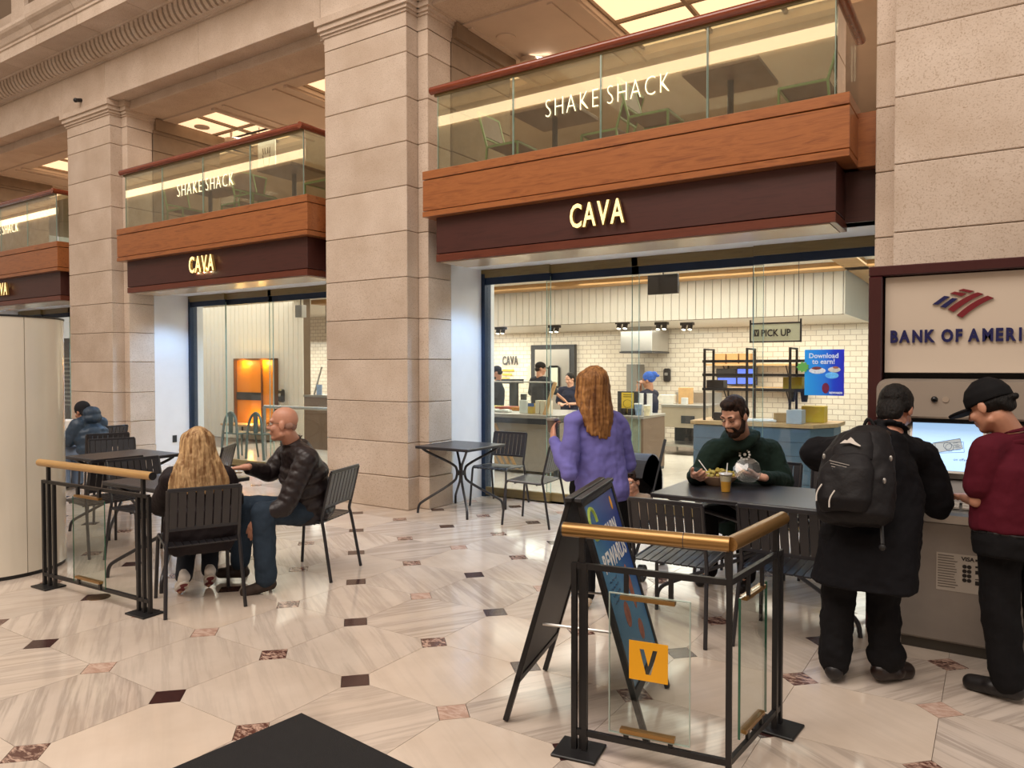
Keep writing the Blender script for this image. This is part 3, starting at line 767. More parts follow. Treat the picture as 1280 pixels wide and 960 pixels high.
for i in range(7): a = PI/2*i/6; pts.append((-.54-.06*math.sin(a), 1.47+.06*math.cos(a)))
prism(bm, pts, 4.86, 5.1, 'y'); W('hood', bm, STEEL)
pts2 = [(-.585, 1.315), (.61, 1.315), (.61, 1.515)]+[(-.53-.055*math.sin(PI/2*i/6), 1.46+.055*math.cos(PI/2*i/6)) for i in range(7)]
bm = B(); prism(bm, pts2, 4.85, 4.87, 'y'); W('hood_face', bm, plain('hood_taupe', '#a3978a', .45, .2, .03, 3, .05, 400))
bm = B(); ball(bm, (-.30, 4.847, 1.415), .018, 14); W('camera_lens', bm, plain('black_lens', '#050505', .1), None, True)
bm = B(); tube(bm, [(-.245, 4.852, 1.415), (-.245, 4.846, 1.415)], .017, 14); W('sensor', bm, plain('sensor_taupe', '#b5a899', .3, .4))
bm = B(); box(bm, -.60, .62, 4.90, 5.1, 1.285, 1.306); W('hood_shadow_gap', bm, plain('black_recess', '#0d0c0c', .6))
# sticker
bm = B(); box(bm, -.275, -.03, 4.7575, 4.76, .355, .565); st = W('notice', bm, plain('notice_beige', '#c9bfb2', .5))
DI = plain('notice_ink', '#2a2523', .6); FI = plain('notice_faint', '#7d736a', .6)
bm = B()
for z in range(13): box(bm, -.268, -.268+.10*(.75+.25*rnd.random()), 4.756, 4.758, .548-z*.0145, .553-z*.0145)
st2 = obj('notice_lines', bm, FI, st)
me = text_mesh('notice_text', 'VISA', .03, .0005, DI, .001); upright(me, 'notice_text', st, (-.155, 4.757, .532))
bm = B()
bm.free()
for z in (.50, .475, .45, .425):
    for x in (-.14, -.118): bm = B(); tube(bm, [(x, 4.758, z), (x, 4.756, z)], .011, 12); obj('card_logo', bm, DI, st)
for z, h_ in ((.535, .012), (.50, .010), (.465, .02), (.435, .004), (.405, .022)): bm = B(); box(bm, -.09, -.045, 4.756, 4.758, z, z+h_); obj('card_logo', bm, DI, st)
# sign
t = thing('bank_sign', 'white BANK OF AMERICA sign board above the cash machine', 'sign', (0, 5.02, 1.56))
def W(nm, bm_, m_): return obj(nm, bm_, m_, t, (0, -5.02, -1.56))
SIGNW = plain('sign_white_gloss', '#cdbfae', .12, 0, .02, 2, coat=.5)
bm = B(); box(bm, -.575, 1.0, 5.0, 5.1, 1.565, 2.14, .003); W('panel', bm, SIGNW)
NAVY = plain('sign_navy', '#141850', .35); RED = plain('sign_red', '#741824', .35)
x = 0
for ch in 'BANK OF AMERICA':
    if ch == ' ': x += .030; continue
    me = text_mesh('letter', ch, .098, .007, NAVY, .0042, 1.02); wd = max(v.co.x for v in me.vertices)
    upright(me, 'letter', t, (-.545+x, -.028, .188)); x += wd+.0135
_l = [c for c in t.children if c.name.startswith('letter')]; _e = _l[10].location.x+max(v.co.x for v in _l[10].data.vertices)+.545; _sc = .655/_e
for c in _l: c.location.x = -.545+(c.location.x+.545)*_sc; c.scale.x = _sc
def stripe(pts, m_):
    me = flat_mesh('flag_stripe', [[(p[0], p[1]) for p in pts]], .006, m_); upright(me, 'flag_stripe', t, (0, -.027, 0))
def fz(zx, zy):   # flag sketched in metres on the board, drawn as curves
    return (-.575+(zx-160)*.000815, .575-(zy-232)*.00098)
def curve(a, b, c, n=8): return [((1-s)**2*a[0]+2*s*(1-s)*b[0]+s*s*c[0], (1-s)**2*a[1]+2*s*(1-s)*b[1]+s*s*c[1]) for s in [i/n for i in range(n+1)]]
stripe([fz(468, 404), fz(540, 357), fz(573, 362), fz(503, 408)], NAVY)
stripe([fz(515, 420), fz(590, 371), fz(623, 376), fz(548, 428)], NAVY)
stripe(curve(fz(563, 437), fz(655, 368), fz(742, 345))+curve(fz(777, 356), fz(690, 385), fz(598, 455)), RED)
stripe(curve(fz(618, 474), fz(700, 400), fz(800, 367))+curve(fz(837, 382), fz(740, 415), fz(652, 490)), RED)
stripe([fz(577, 344), fz(604, 334), fz(675, 350), fz(645, 364)], RED)
stripe([fz(628, 328), fz(656, 320), fz(722, 337), fz(694, 345)], RED)

# ------------------------------------------------------------------ mezzanine furniture (seen through the balcony glass)
GREENM = plain('green_steel_frame', '#7f9a5e', .4, .1, .08)
LEATH = plain('brown_back_pad', '#6b4a33', .5, 0, .15, 12)
def make_mez():
    t = thing('frame_chair', 'x', 'chair')
    for s in (-1, 1):
        bm = B(); tube(bm, [(s*.2, .2, 0), (s*.2, .2, .45)], .014, 4); obj('leg', bm, GREENM, t)
        bm = B(); tube(bm, [(s*.2, -.24, 0), (s*.2, -.2, .45), (s*.2, -.32, .86)], .014, 4); obj('leg', bm, GREENM, t)
    bm = B()
    for a, b in (((-.2, .2, .45), (.2, .2, .45)), ((-.2, .2, .45), (-.2, -.2, .45)), ((.2, .2, .45), (.2, -.2, .45)), ((-.2, -.32, .86), (.2, -.32, .86)), ((-.2, -.235, .56), (.2, -.235, .56))): tube(bm, [a, b], .014, 4)
    obj('frame', bm, GREENM, t)
    bm = B(); box(bm, -.19, .19, -.2, .2, .452, .47); obj('seat', bm, LEATH, t)
    bm = B(); prism(bm, [(-.245, .58), (-.232, .58), (-.31, .85), (-.323, .85)], -.185, .185); obj('backrest', bm, LEATH, t)
    return t
MZ = make_mez(); _mu = [False]
def mez(x, y, rz, label):
    t = MZ if not _mu[0] else copy_tree(MZ); _mu[0] = True
    t.location = (x, y, 3.58); t.rotation_euler = (0, 0, rz); t['label'] = label; t['group'] = 'green framed chairs on the mezzanine'
for bx, wh in ((-3.13, 'behind the balcony glass over the wide shop'), (-9.2, 'behind the balcony glass over the orange niche')):
    for n_, (dx, dy, rz, lb) in enumerate(((-1.42, .75, -PI/2, 'leftmost green framed chair'), (-.35, .95, PI/2, 'middle green framed chair'), (.30, .7, -PI/2, 'green framed chair right of the lettering'), (1.7, .75, PI/2, 'rightmost green framed chair'))):
        mez(bx+dx, 6.2+dy, rz, lb+' '+wh)
    for n_, (dx, lb) in enumerate(((-.9, 'left'), (1.0, 'right'))):
        t = thing('bistro_table', '%s dark table on the mezzanine %s' % (lb, wh), 'table', (bx+dx, 7.0, 3.58), 0, 'dark tables on the mezzanine')
        bm = B(); box(bm, -.35, .35, -.35, .35, .71, .75, .004); obj('table_top', bm, LEATH, t)
        bm = B(); tube(bm, [(0, 0, .02), (0, 0, .71)], .03, 8); lathe(bm, [(.25, 0), (.25, .02)], 16); obj('pedestal', bm, BLACK, t)
# fittings on the mezzanine ceiling
for bx, wh in ((-3.13, 'over the wide shop front'), (-9.2, 'over the shop front behind the bald man')):
    t = thing('disc_speaker', 'round white ceiling speaker %s' % wh, 'speaker', (bx-1.9, 7.55, 5.6)); bm = B(); lathe(bm, [(.12, 0), (.12, -.015), (.085, -.02)], 24); obj('disc', bm, PLASTER, t)
    t = thing('spot_lamp', 'small twin spot lamp on a bracket %s' % wh, 'lamp', (bx-1.95, 8.15, 5.7))
    bm = B(); tube(bm, [(0, 0, -.14), (0, 0, -.20)], .11, 12); tube(bm, [(0, 0, 0), (0, 0, -.14)], .02, 8); obj('housing', bm, PLASTER, t)
    bm = B(); ball(bm, (.22, .1, -.16), .035, 10); tube(bm, [(0, 0, -.12), (.2, .09, -.15)], .012, 6); obj('lens', bm, emis('spot_glow', '#fff3df', 6), t)
t = thing('hanging_sign', 'small white hanging sign with a burger outline on the mezzanine', 'sign', (-10.4, 8.3, 5.0))
bm = B(); box(bm, -.22, .22, -.01, .01, -.05, .5); obj('panel', bm, WHITE, t)
bm = B(); tube(bm, [(-1.1, 0, .64), (.4, 0, .64)], .018, 6)
for x in (-.2, .2): tube(bm, [(x, 0, .5), (x, 0, .7)], .006, 4)
obj('hanger', bm, BLACK, t)
bm = B(); tube(bm, [(-.09, -.012, .2), (-.06, -.012, .02), (.06, -.012, .02), (.09, -.012, .2)], .008, 4)
for x in (-.08, -.03, .03, .08): tube(bm, [(x, -.012, .22), (x*1.2, -.012, .32)], .008, 4)
obj('icon', bm, BLACK, t)

# ------------------------------------------------------------------ shop interior
def m_tile():
    m = N('white_subway_tile'); m.set(.18, 0, .5)
    tc = m.n('ShaderNodeTexCoord'); sx_ = m.n('ShaderNodeSeparateXYZ'); cb = m.n('ShaderNodeCombineXYZ'); m.l(tc.outputs['Object'], sx_.inputs[0])
    ad = m.n('ShaderNodeMath', operation='ADD'); m.l(sx_.outputs[0], ad.inputs[0]); m.l(sx_.outputs[1], ad.inputs[1])
    m.l(ad.outputs[0], cb.inputs[0]); m.l(sx_.outputs[2], cb.inputs[1])
    br = m.n('ShaderNodeTexBrick'); m.l(cb.outputs[0], br.inputs['Vector'])
    for k_, v_ in (('Scale', 1), ('Mortar Size', .006), ('Brick Width', .20), ('Row Height', .10), ('Mortar Smooth', .1)): br.inputs[k_].default_value = v_
    br.inputs['Color1'].default_value = C('#f0e6d6'); br.inputs['Color2'].default_value = C('#e8dcca'); br.inputs['Mortar'].default_value = C('#b9ab99')
    m.base(br.outputs['Color']); m.bump(br.outputs['Fac'], -.4, .004); return m.m
TILE = m_tile()
bm = B(); box(bm, -20, -.4, 15, 15.2, 0, 3.2); struct('wall_shop_back', bm, TILE)
bm = B(); box(bm, -.75, -.5, 7.75, 15, 0, 3.2); struct('wall_shop_right', bm, plain('blue_grey_paint', '#9fb0bd', .5, 0, .1, 3))
bm = B(); box(bm, -20, -.4, 7.75, 15, 3.06, 3.29); struct('ceiling', bm, WHITEP)
bm = B(); box(bm, -12.4, -1.9, 11.6, 15, 2.42, 2.5); struct('ceiling', bm, WHITEP)
bm = B(); box(bm, -12.5, -1.86, 11.52, 11.62, 2.36, 3.06); bh = struct('trim_1', bm, COREM)
bm = B(); cbox(bm, (0, 0, 0), (.128, .022, .70), .005); pm = mesh('wall_plank', bm, WHITEP)
for i in range(78): put('wall_plank', pm, bh, (-1.93-.136*i, 11.51, 2.71))
bm = B(); cbox(bm, (0, 0, 0), (.022, .132, .70), .004); pm2 = mesh('wall_plank', bm, WHITEP)
for i in range(24): put('wall_plank', pm2, bh, (-1.85, 11.58+.136*i, 2.71))
for nm, a in (('ceiling_beam', (-12.5, -.8, 9.5, 9.8, 2.93, 3.06)), ('ceiling_beam', (-12.5, -.8, 11.1, 11.45, 2.97, 3.06)), ('ceiling_beam', (-12.5, -.8, 8.2, 8.45, 2.96, 3.06)), ('ceiling_beam', (-1.8, -1.5, 8.2, 15, 2.97, 3.05))):
    bm = B(); box(bm, *a, .004); obj(nm, bm, BEAM, bh)
# metal swing door with a port window
dx0, dx1 = (-9.098,14.950,1.960)[0], (-8.176,14.950,1.949)[0]
bm = B(); box(bm, dx0-.12, dx1+.12, 14.88, 14.99, 0, 2.12); dr = struct('door_1', bm, DGREY)
bm = B(); box(bm, dx0, dx1, 14.85, 14.89, 0, 2.02, .01); obj('door_leaf', bm, STEEL, dr)
mx_ = (-8.562,14.850,1.305)
bm = B(); cbox(bm, (mx_[0], 14.845, 1.38), (.30, .02, .52), .05); pf = obj('port_frame', bm, BLACK, dr)
bm = B(); cbox(bm, (mx_[0], 14.834, 1.38), (.20, .01, .42)); obj('port_pane', bm, plain('pale_port_glass', '#cfd6c4', .2), pf)
# lettering and leaflets on the back wall
p = (-10.090,14.970,1.661)
s = thing('wall_lettering', 'grey CAVA letters on the white tiled back wall', 'sign', p)
x = 0
for ch in 'CAVA':
    me = text_mesh('letter', ch, .30, .01, plain('sign_grey', '#55524e', .5), .004, .72); wd = max(v.co.x for v in me.vertices); upright(me, 'letter', s, (x, 0, 0)); x += wd+.02
for c in s.children: c.location.x *= .46/x*1.0; c.scale.x = .46/x
YINK = plain('menu_yellow', '#d9b64e', .5)
for k_ in range(3):
    bm = B(); box(bm, 0, .34-.06*k_, -.01, .0, -.16-.1*k_, -.11-.1*k_); obj('menu_line', bm, YINK, s)
def boxthing(name, label, cat, c, size, m_, group=None, rz=0, ch=.004):
    bm = B(); cbox(bm, (0, 0, size[2]/2), size, ch); return tag(obj(name, bm, m_, None, c, rz), label, cat, group)
c = (-9.253,14.950,1.393)
boxthing('notice_board', 'cream notice board on the tiled wall beside the steel door', 'board', (c[0], 14.94, 1.22), (.16, .03, .42), plain('cream_board', '#e2d3b5', .6, 0, .15, 30))
# extraction hood, steel column, dispensers
a = (-6.507,14.300,1.918); b = (-5.815,14.300,1.909)
t = thing('extraction_hood', 'steel extraction hood under the low kitchen ceiling', 'hood', ((a[0]+b[0])/2, 14.4, 1.92)); wd = b[0]-a[0]
bm = B(); box(bm, -wd/2, wd/2, -.4, .5, 0, .5, .01); obj('canopy', bm, STEEL, t)
bm = B(); box(bm, -wd/2-.01, wd/2+.01, -.42, .52, -.03, .0); obj('rim', bm, DGREY, t)
c = (-6.476,14.600,1.242); boxthing('steel_column', 'tall grey steel cabinet below the extraction hood', 'cabinet', (c[0], 14.7, 0), (.24, .4, 1.66), plain('dull_steel', '#8f8b84', .4, .4, .05))
def dispenser(p, label):
    t = thing('soap_dispenser', label, 'dispenser', p)
    bm = B(); cbox(bm, (0, 0, .14), (.15, .1, .28), .03); obj('housing', bm, BLACK, t)
    bm = B(); cbox(bm, (0, -.055, .16), (.07, .01, .06), .004); obj('label_window', bm, STEEL, t)
p = (-5.862,14.950,1.293); dispenser((p[0], 14.94, p[2]), 'black soap dispenser on the white tiles beside the blue head wrap')
p = (-12.750,10.500,0.857); dispenser((p[0], 10.50, p[2]), 'black soap dispenser beside the glowing orange niche')
# spot heads
for k_, (uv, lb) in enumerate((((-8.531,12.600,2.242), 'spot head nearest the left jamb'), ((-7.265,12.600,2.243), 'spot head above the man with his back turned'), ((-5.630,12.200,2.259), 'spot head left of the extraction hood'), ((-5.129,12.800,2.196), 'spot head right of the extraction hood'), ((-4.791,13.200,2.173), 'spot head above the tiled wall by the shelves'))):
    t = thing('ceiling_spotlight', 'black twin %s' % lb, 'lamp', (uv[0], uv[1], 2.42), 0, 'ceiling spots in the kitchen')
    bm = B(); box(bm, -.12, .12, -.05, .05, -.05, 0); obj('base', bm, BLACK, t)
    for s in (-.06, .06):
        bm = B(); tube(bm, [(s, 0, -.05), (s, -.03, -.13)], .045, 10); L_ = obj('lamp_head', bm, BLACK, t)
        bm = B(); tube(bm, [(s, -.03, -.131), (s, -.031, -.134)], .036, 10); obj('lens', bm, emis('spot_glow', '#fff3df', 6), L_)
light('SPOT', 'sign_spot', ((-9.175,14.000,1.782)[0], 13.2, 2.35), 60, (1, .97, .9), .03, aim=((-9.830,15.000,1.795)[0], 15, 1.4), spot=.9)
# order counter with slatted front and sneeze guard
x0, x1 = -7.35, (-5.308,9.300,0.861)[0]
t = thing('order_counter', 'dark framed order counter with a slanted slat front', 'counter', ((x0+x1)/2, 9.6, 0)); hw = (x1-x0)/2
bm = B(); box(bm, -hw, hw, -.3, .35, .84, .90, .004); obj('counter_top', bm, STEEL, t)
bm = B(); box(bm, -hw, hw, -.3, -.24, .76, .84); box(bm, hw-.07, hw, -.3, -.24, 0, .80); box(bm, -hw, -hw+.07, -.3, -.24, 0, .8); obj('frame', bm, DGREY, t)
bm = B(); box(bm, -hw+.05, hw-.05, -.22, .3, .05, .78); obj('front_panel', bm, plain('taupe_front', '#9c9182', .5, 0, .05), t)
bm = B(); prism(bm, [(-.02, -.02), (.03, -.02), (-.38, .66), (-.43, .66)], -.235, -.22, 'y'); sm = mesh('front_slat', bm, OAKL)
for i in range(7): put('front_slat', sm, t, (hw-.75-.11*i, 0, .08))
t = thing('sneeze_guard', 'clear sneeze guard with a slanted pale post on the order counter', 'glass guard', (0, 0, 0))
a = (-5.566,9.350,0.919); b = (-5.377,9.350,1.380); c = (-6.540,9.350,1.355)
bm = B(); tube(bm, [(a[0], 9.36, .90), (b[0], 9.36, b[2])], .03, 6); obj('post', bm, OAKL, t)
bm = B(); tube(bm, [(c[0], 9.36, b[2]), (b[0], 9.36, b[2])], .012, 6); obj('top_rail', bm, STEEL, t)
bm = B(); box(bm, c[0], a[0], 9.35, 9.358, .92, b[2]); obj('pane', bm, GLASS, t)
for k_, (p, sz, m_, lb) in enumerate((((-6.041,9.550,0.917), (.14, .05, .20), WHITE, 'white menu stand on the order counter left of the blue and yellow box'), ((-5.942,9.600,0.918), (.11, .10, .15), plain('blue_yellow_box', '#d9b43a', .5), 'small blue and yellow box on the order counter'), ((-5.800,9.600,0.923), (.07, .12, .20), plain('kraft_cream', '#e3d6bf', .7), 'first cream paper bag in the row on the order counter'), ((-5.715,9.600,0.925), (.07, .12, .20), plain('kraft_cream', '#e3d6bf', .7), 'middle cream paper bag in the row on the order counter'), ((-5.631,9.600,0.928), (.07, .12, .20), plain('kraft_cream', '#e3d6bf', .7), 'last cream paper bag in the row on the order counter'))):
    boxthing('paper_bag' if k_ > 1 else ('menu_stand' if k_ == 0 else 'snack_box'), lb, 'bag' if k_ > 1 else 'box', (p[0], p[1], .90), sz, m_)
p = (-5.911,9.550,1.079); bm = B(); cbox(bm, (p[0], 9.545, 1.03), (.11, .004, .05)); tag(obj('box_label', bm, plain('blue_label', '#2b5fa8', .5)), 'blue label card above the small yellow box', 'card')
p = (-6.517,9.600,0.899); bm = B()
for i in range(7): cbox(bm, (p[0]-.2+.06*i, 9.58+.02*(i % 2), .92+.006*(i % 3)), (.09, .12, .03), .006)
o = tag(obj('wrapped_cutlery', bm, WHITE), 'heap of white paper packets on the order counter', 'packets'); o['kind'] = 'stuff'
t = thing('drink_dispenser', 'dark grey drink machine behind the order counter', 'machine', ((-7.657,11.600,0.836)[0], 11.75, 0))
bm = B(); box(bm, -.25, .25, -.3, .3, 0, .82); obj('cabinet', bm, DGREY, t)
bm = B(); tube(bm, [(0, 0, .82), (0, 0, 1.3)], .09, 12); tube(bm, [(0, -.05, 1.3), (0, -.05, 1.38)], .22, 12); tube(bm, [(.22, 0, .82), (.22, 0, 1.1)], .06, 10); obj('tower', bm, plain('machine_grey', '#565a5e', .35, .5), t)
# glass fronted food counter with brown end
X1 = -4.40
t = thing('food_counter', 'glass fronted food counter with a brown end panel', 'counter', (-6.4, 10.7, 0)); hw = 2.0
bm = B(); box(bm, hw-.04, hw, -.42, .42, .04, .83, .004); obj('end_panel', bm, plain('taupe_laminate', '#7b6553', .5, 0, .05, 3), t)
bm = B(); box(bm, -hw-1.2, hw+.01, -.44, .44, .83, .87, .004); obj('counter_top', bm, STEEL, t)
bm = B(); box(bm, -hw-1.2, hw-.04, -.36, .42, .04, .82); obj('body', bm, plain('pale_counter_body', '#b9b8a8', .4, 0, .1), t)
bm = B(); box(bm, -hw-1.2, hw-.04, -.43, -.42, .04, .82); obj('glass_front', bm, GLASS, t)
bm = B(); box(bm, hw-.1, hw, -.40, .40, 0, .04); obj('foot', bm, DGREY, t)
TRAYS = ('#6fae3f', '#c9853a', '#a8482f', '#d9c36a', '#8a5a34')
for i in range(5):
    boxthing('food_tray', '%s food tray inside the glass counter' % ('green salad', 'orange', 'red', 'yellow', 'brown')[i], 'tray', (-6.75-.32*(i-1.5)-.1, 10.56, .871), (.28, .36, .06), plain('food_%d' % i, TRAYS[i], .6, 0, .35, 40, .5, 60))
def cup(p, r, h, m_, label, group=None, lid=None):
    t = thing('drink_cup', label, 'cup', p, 0, group)
    bm = B(); lathe(bm, [(r*.72, 0), (r, h), (r*.93, h), (r*.9, h-.004)], 16); obj('cup_wall', bm, m_, t, smooth=True)
    bm = B(); lathe(bm, [(r*1.04, h-.004), (r*1.04, h+.008), (r*.8, h+.012)], 16); obj('lid', bm, lid or WHITE, t)
    return t
for k_, (u_, lb) in enumerate((((-4.538,10.500,0.917), 'left'), ((-4.395,10.500,0.922), 'right'))):
    bm = B()
    for i in range(9): lathe(bm, [(.035, .872+.035*i), (.045, .872+.05+.035*i)], 12, (u_[0], u_[1]-.0, 0))
    o = tag(obj('cup_stack', bm, WHITE), '%s tall stack of white cups on the food counter end' % lb, 'cups')
p = (-4.546,10.400,0.886); cup((p[0], 10.42, .872), .06, .17, plain('cup_blue_print', '#8ea9c9', .5, 0, .3, 20), 'white and blue printed cup on the food counter end')
p = (-4.395,10.380,0.892); cup((p[0], 10.40, .872), .055, .15, plain('cup_cream_print', '#e4d9b6', .5, 0, .3, 20), 'cream printed cup on the food counter end')
t = thing('poster_stand', 'yellow printed notice in a dark stand on the food counter', 'stand', ((-4.726,10.450,0.951)[0], 10.45, .872))
bm = B(); box(bm, -.17, .17, -.015, .015, 0, .36, .004); obj('frame', bm, DGREY, t)
bm = B(); box(bm, -.10, .10, -.02, -.014, .03, .34); pq = obj('sheet', bm, plain('notice_yellow', '#e2c23e', .5), t)
bm = B(); tube(bm, [(.07*math.cos(a*.3), -.022, .17+.06*math.sin(a*.3)) for a in range(22)], .004, 4)
for z in (.27, .30): box(bm, -.07, .07, -.0225, -.02, z, z+.014)
obj('print', bm, plain('notice_olive', '#8d7a1e', .5), pq)
for k_ in range(2): boxthing('card_reader', '%s small black card reader beside the poster stand' % ('left', 'right')[k_], 'reader', ((-4.773,10.350,0.905)[0]+.13*k_, 10.38, .872), (.09, .08, .10), BLACK)
# stainless wash station
xa, xb = (-5.179,12.900,0.700)[0], (-4.294,12.900,0.732)[0]
t = thing('wash_station', 'stainless steel work station against the tiled wall', 'station', ((xa+xb)/2, 13.3, 0)); hw = (xb-xa)/2
bm = B(); box(bm, -hw, hw, -.4, .4, .87, .92, .004); obj('worktop', bm, STEEL, t)
bm = B(); box(bm, -hw, hw, .36, .4, .92, 1.12); obj('backsplash', bm, STEEL, t)
bm = B(); box(bm, -hw, hw, -.38, .38, .50, .87, .004); obj('cabinet', bm, plain('station_front', '#b7ab98', .4, .5, .04), t)
bm = B(); box(bm, -hw, hw, -.38, .38, .15, .19); obj('shelf', bm, STEEL, t)
bm = B(); box(bm, -hw, hw, .3, .34, .19, .5); obj('back_panel', bm, DGREY, t)
for s in (-1, 1):
    for q in (-.34, .34):
        bm = B(); tube(bm, [(s*(hw-.04), q, 0), (s*(hw-.04), q, .5)], .02, 8); obj('leg', bm, STEEL, t)
bm = B(); box(bm, hw-.5, hw-.25, -.395, -.38, .58, .72); obj('socket_box', bm, DGREY, t)
for k_, (p, sz, cl, lb) in enumerate((((-5.111,13.200,0.911), (.3, .2, .16), '#d9d4c8', 'white carton with blue prints on the wash station'), ((-5.008,13.300,0.909), (.22, .2, .30), '#caa06a', 'brown paper sack on the wash station'), ((-5.197,13.100,0.898), (.1, .1, .12), '#c9c9c6', 'small steel jar at the end of the wash station'))):
    boxthing('carton', lb, 'box', (p[0]+(-.05, .16, .40)[k_], p[1], .92), sz, plain('carton_%d' % k_, cl, .6, 0, .1, 10))
# pick-up counter, rack and parcels
t = thing('pickup_counter', 'blue grey boarded pick-up counter with an oak top', 'counter', (-2.28, 8.62, 0))
SHIP = plain('blue_grey_boards', '#5d6f7c', .45, 0, .08, 5)
pl = [(-.66, -.30), (.62, -.30), (.80, .02), (.80, .45), (-.66, .45)]
def inset(pl_, d_): return [(x*(1-d_), y*(1-d_)) for x, y in pl_]
for i in range(6):
    bm = B(); prism(bm, pl, .04+.15*i, .04+.15*i+.145, 'z'); obj('front_board', bm, SHIP, t)
bm = B(); prism(bm, inset(pl, .03), 0, .95, 'z'); obj('core', bm, DGREY, t)
bm = B(); prism(bm, inset(pl, -.05), .945, .985, 'z'); obj('oak_top', bm, OAKL, t)
t = thing('steel_rack', 'black steel pick-up rack with oak shelves on the boarded counter', 'rack', (-2.28, 8.62, .985))
def rx(u_): return u_+2.28
XS = [(-2.845,8.400,1.404)[0], (-2.358,8.400,1.410)[0], (-1.893,8.400,1.415)[0]]
for x in XS:
    for y in (-.2, .12):
        bm = B(); box(bm, rx(x)-.012, rx(x)+.012, y-.012, y+.012, 0, .83); obj('post', bm, BLACK, t)
    bm = B(); box(bm, rx(x)-.012, rx(x)+.012, -.2, .12, .81, .83); obj('post_head', bm, BLACK, t)
for z in (.685, .53, .365):
    bm = B(); box(bm, rx(XS[0])-.02, .62, -.22, .14, z-.012, z+.008); obj('rack_shelf', bm, plain('oak_dark_edge', '#6d5540', .5), t)
    bm = B(); box(bm, rx(XS[0])-.02, .62, -.225, -.2, z-.02, z+.012); obj('shelf_edge', bm, BLACK, t)
for k_, (p, sz, cl, lb) in enumerate((((-1.828,8.420,1.007), (.16, .2, .15), '#b9bcbc', 'grey carton at the right end of the pick-up counter'), ((-1.703,8.750,1.018), (.24, .2, .18), '#e6bf3c', 'yellow carton behind the grey carton on the pick-up counter'), ((-2.021,8.600,0.997), (.14, .16, .10), '#c99d63', 'brown carton left of the grey carton on the pick-up counter'))):
    boxthing('carton', lb, 'box', (p[0], p[1], .986), sz, plain('parcel_%d' % k_, cl, .6, 0, .06, 10))
bm = B(); cbox(bm, (0, 0, .015), (.34, .22, .03), .01); tag(obj('paper_stack', bm, WHITE, None, ((-2.232,8.500,1.004)[0], 8.52, .985), .2), 'white paper stack on the pick-up counter beside the bearded man', 'paper')
boxthing('dark_packet', 'small dark packet on the pick-up counter by the left rack post', 'packet', ((-2.706,8.500,0.986)[0], 8.5, .986), (.10, .08, .09), BLACK)
boxthing('heat_sealer', 'dark label printer on the lowest shelf of the pick-up rack', 'printer', ((-2.752,8.550,1.402)[0], 8.58, 1.359), (.20, .16, .09), plain('printer_dark', '#3b3430', .4, 0, .3, 20))
boxthing('yellow_bag', 'yellow bag on the lowest shelf of the pick-up rack', 'bag', ((-1.887,8.600,1.411)[0], 8.60, 1.359), (.20, .2, .13), plain('yellow_bag', '#e3b92e', .6, 0, .1, 9))
for k_ in range(2):
    p = (-1.889,8.500,1.281); bm = B(); lathe(bm, [(.03, 0), (.045, .11)], 12); tag(obj('hanging_cup', bm, BLACK, None, (p[0]+.13*k_, 8.50, 1.218)), '%s dark cup hanging under the pick-up rack' % ('left', 'right')[k_], 'cup')

# wall shelves with monitors
t = thing('wall_shelf', 'oak wall shelf with black brackets, lower one, behind the pick-up rack', 'shelf', ((-3.968,14.800,1.173)[0], 14.8, (-3.968,14.800,1.173)[2]))
def shelf_parts(t):
    bm = B(); box(bm, -.95, .95, -.2, .2, 0, .04); obj('board', bm, OAKL, t)
    for s in (-.6, .6):
        bm = B(); tube(bm, [(s, .18, -.3), (s, .18, 0)], .02, 4); tube(bm, [(s, .18, -.3), (s, -.15, 0)], .015, 4); obj('bracket', bm, BLACK, t)
shelf_parts(t)
t2 = copy_tree(t); p = (-3.971,14.800,1.628); t2.location = (p[0], 14.8, p[2]); t2['label'] = 'oak wall shelf with black brackets, upper one, behind the pick-up rack'
SCRB = emis('kitchen_screen', '#4a63c9', .9)
for k_, (p, lb) in enumerate((((-4.506,14.700,1.326), 'lower left'), ((-4.112,14.700,1.330), 'lower right'), ((-4.119,14.720,1.503), 'upper right'), ((-4.530,14.720,1.486), 'upper left'))):
    t = thing('order_screen', 'small blue order screen, %s, on the oak wall shelves' % lb, 'screen', p)
    bm = B(); cbox(bm, (0, 0, 0), (.40, .05, .17), .006); obj('case', bm, BLACK, t)
    bm = B(); cbox(bm, (0, -.028, 0), (.36, .006, .12)); obj('display', bm, SCRB if k_ != 3 else plain('screen_off', '#2b2a2b', .3), t)
for k_ in range(3): boxthing('carton', '%s plain brown carton on the upper oak wall shelf' % ('left', 'middle', 'right')[k_], 'box', ((-4.653,14.800,1.742)[0]+.25*k_, 14.8, (-3.971,14.800,1.628)[2]+.041), (.22, .25, .2), plain('plain_carton', '#c89a62', .7, 0, .05))
# hanging pick-up sign
t = thing('pickup_sign', 'cream PICK UP sign in a black hanging frame', 'sign', ((-2.024,8.300,1.980)[0], 8.3, (-2.024,8.300,1.876)[2]))
bm = B(); box(bm, -.26, .26, -.006, .006, .01, .19); obj('panel', bm, plain('sign_cream', '#f3ecc8', .4, 0, .05), t)
bm = B()
for s in (-.265, .265): box(bm, s-.008, s+.008, -.01, .01, -.01, .24)
for z in (0, .2): box(bm, -.27, .27, -.01, .01, z-.008, z+.008)
obj('frame', bm, BLACK, t)
upright(text_mesh('sign_text', 'PICK UP', .105, .001, BLACK, .002, .82), 'sign_text', t, (-.15, -.009, .06))
me = flat_mesh('sign_icon', [[(0, 0), (.055, 0), (.055, .075), (0, .075)], [(.012, .06), (.02, .06), (.0275, .03), (.035, .06), (.043, .06), (.031, .014), (.024, .014)]], .001, BLACK); upright(me, 'sign_icon', t, (-.225, -.009, .06))
bm = B()
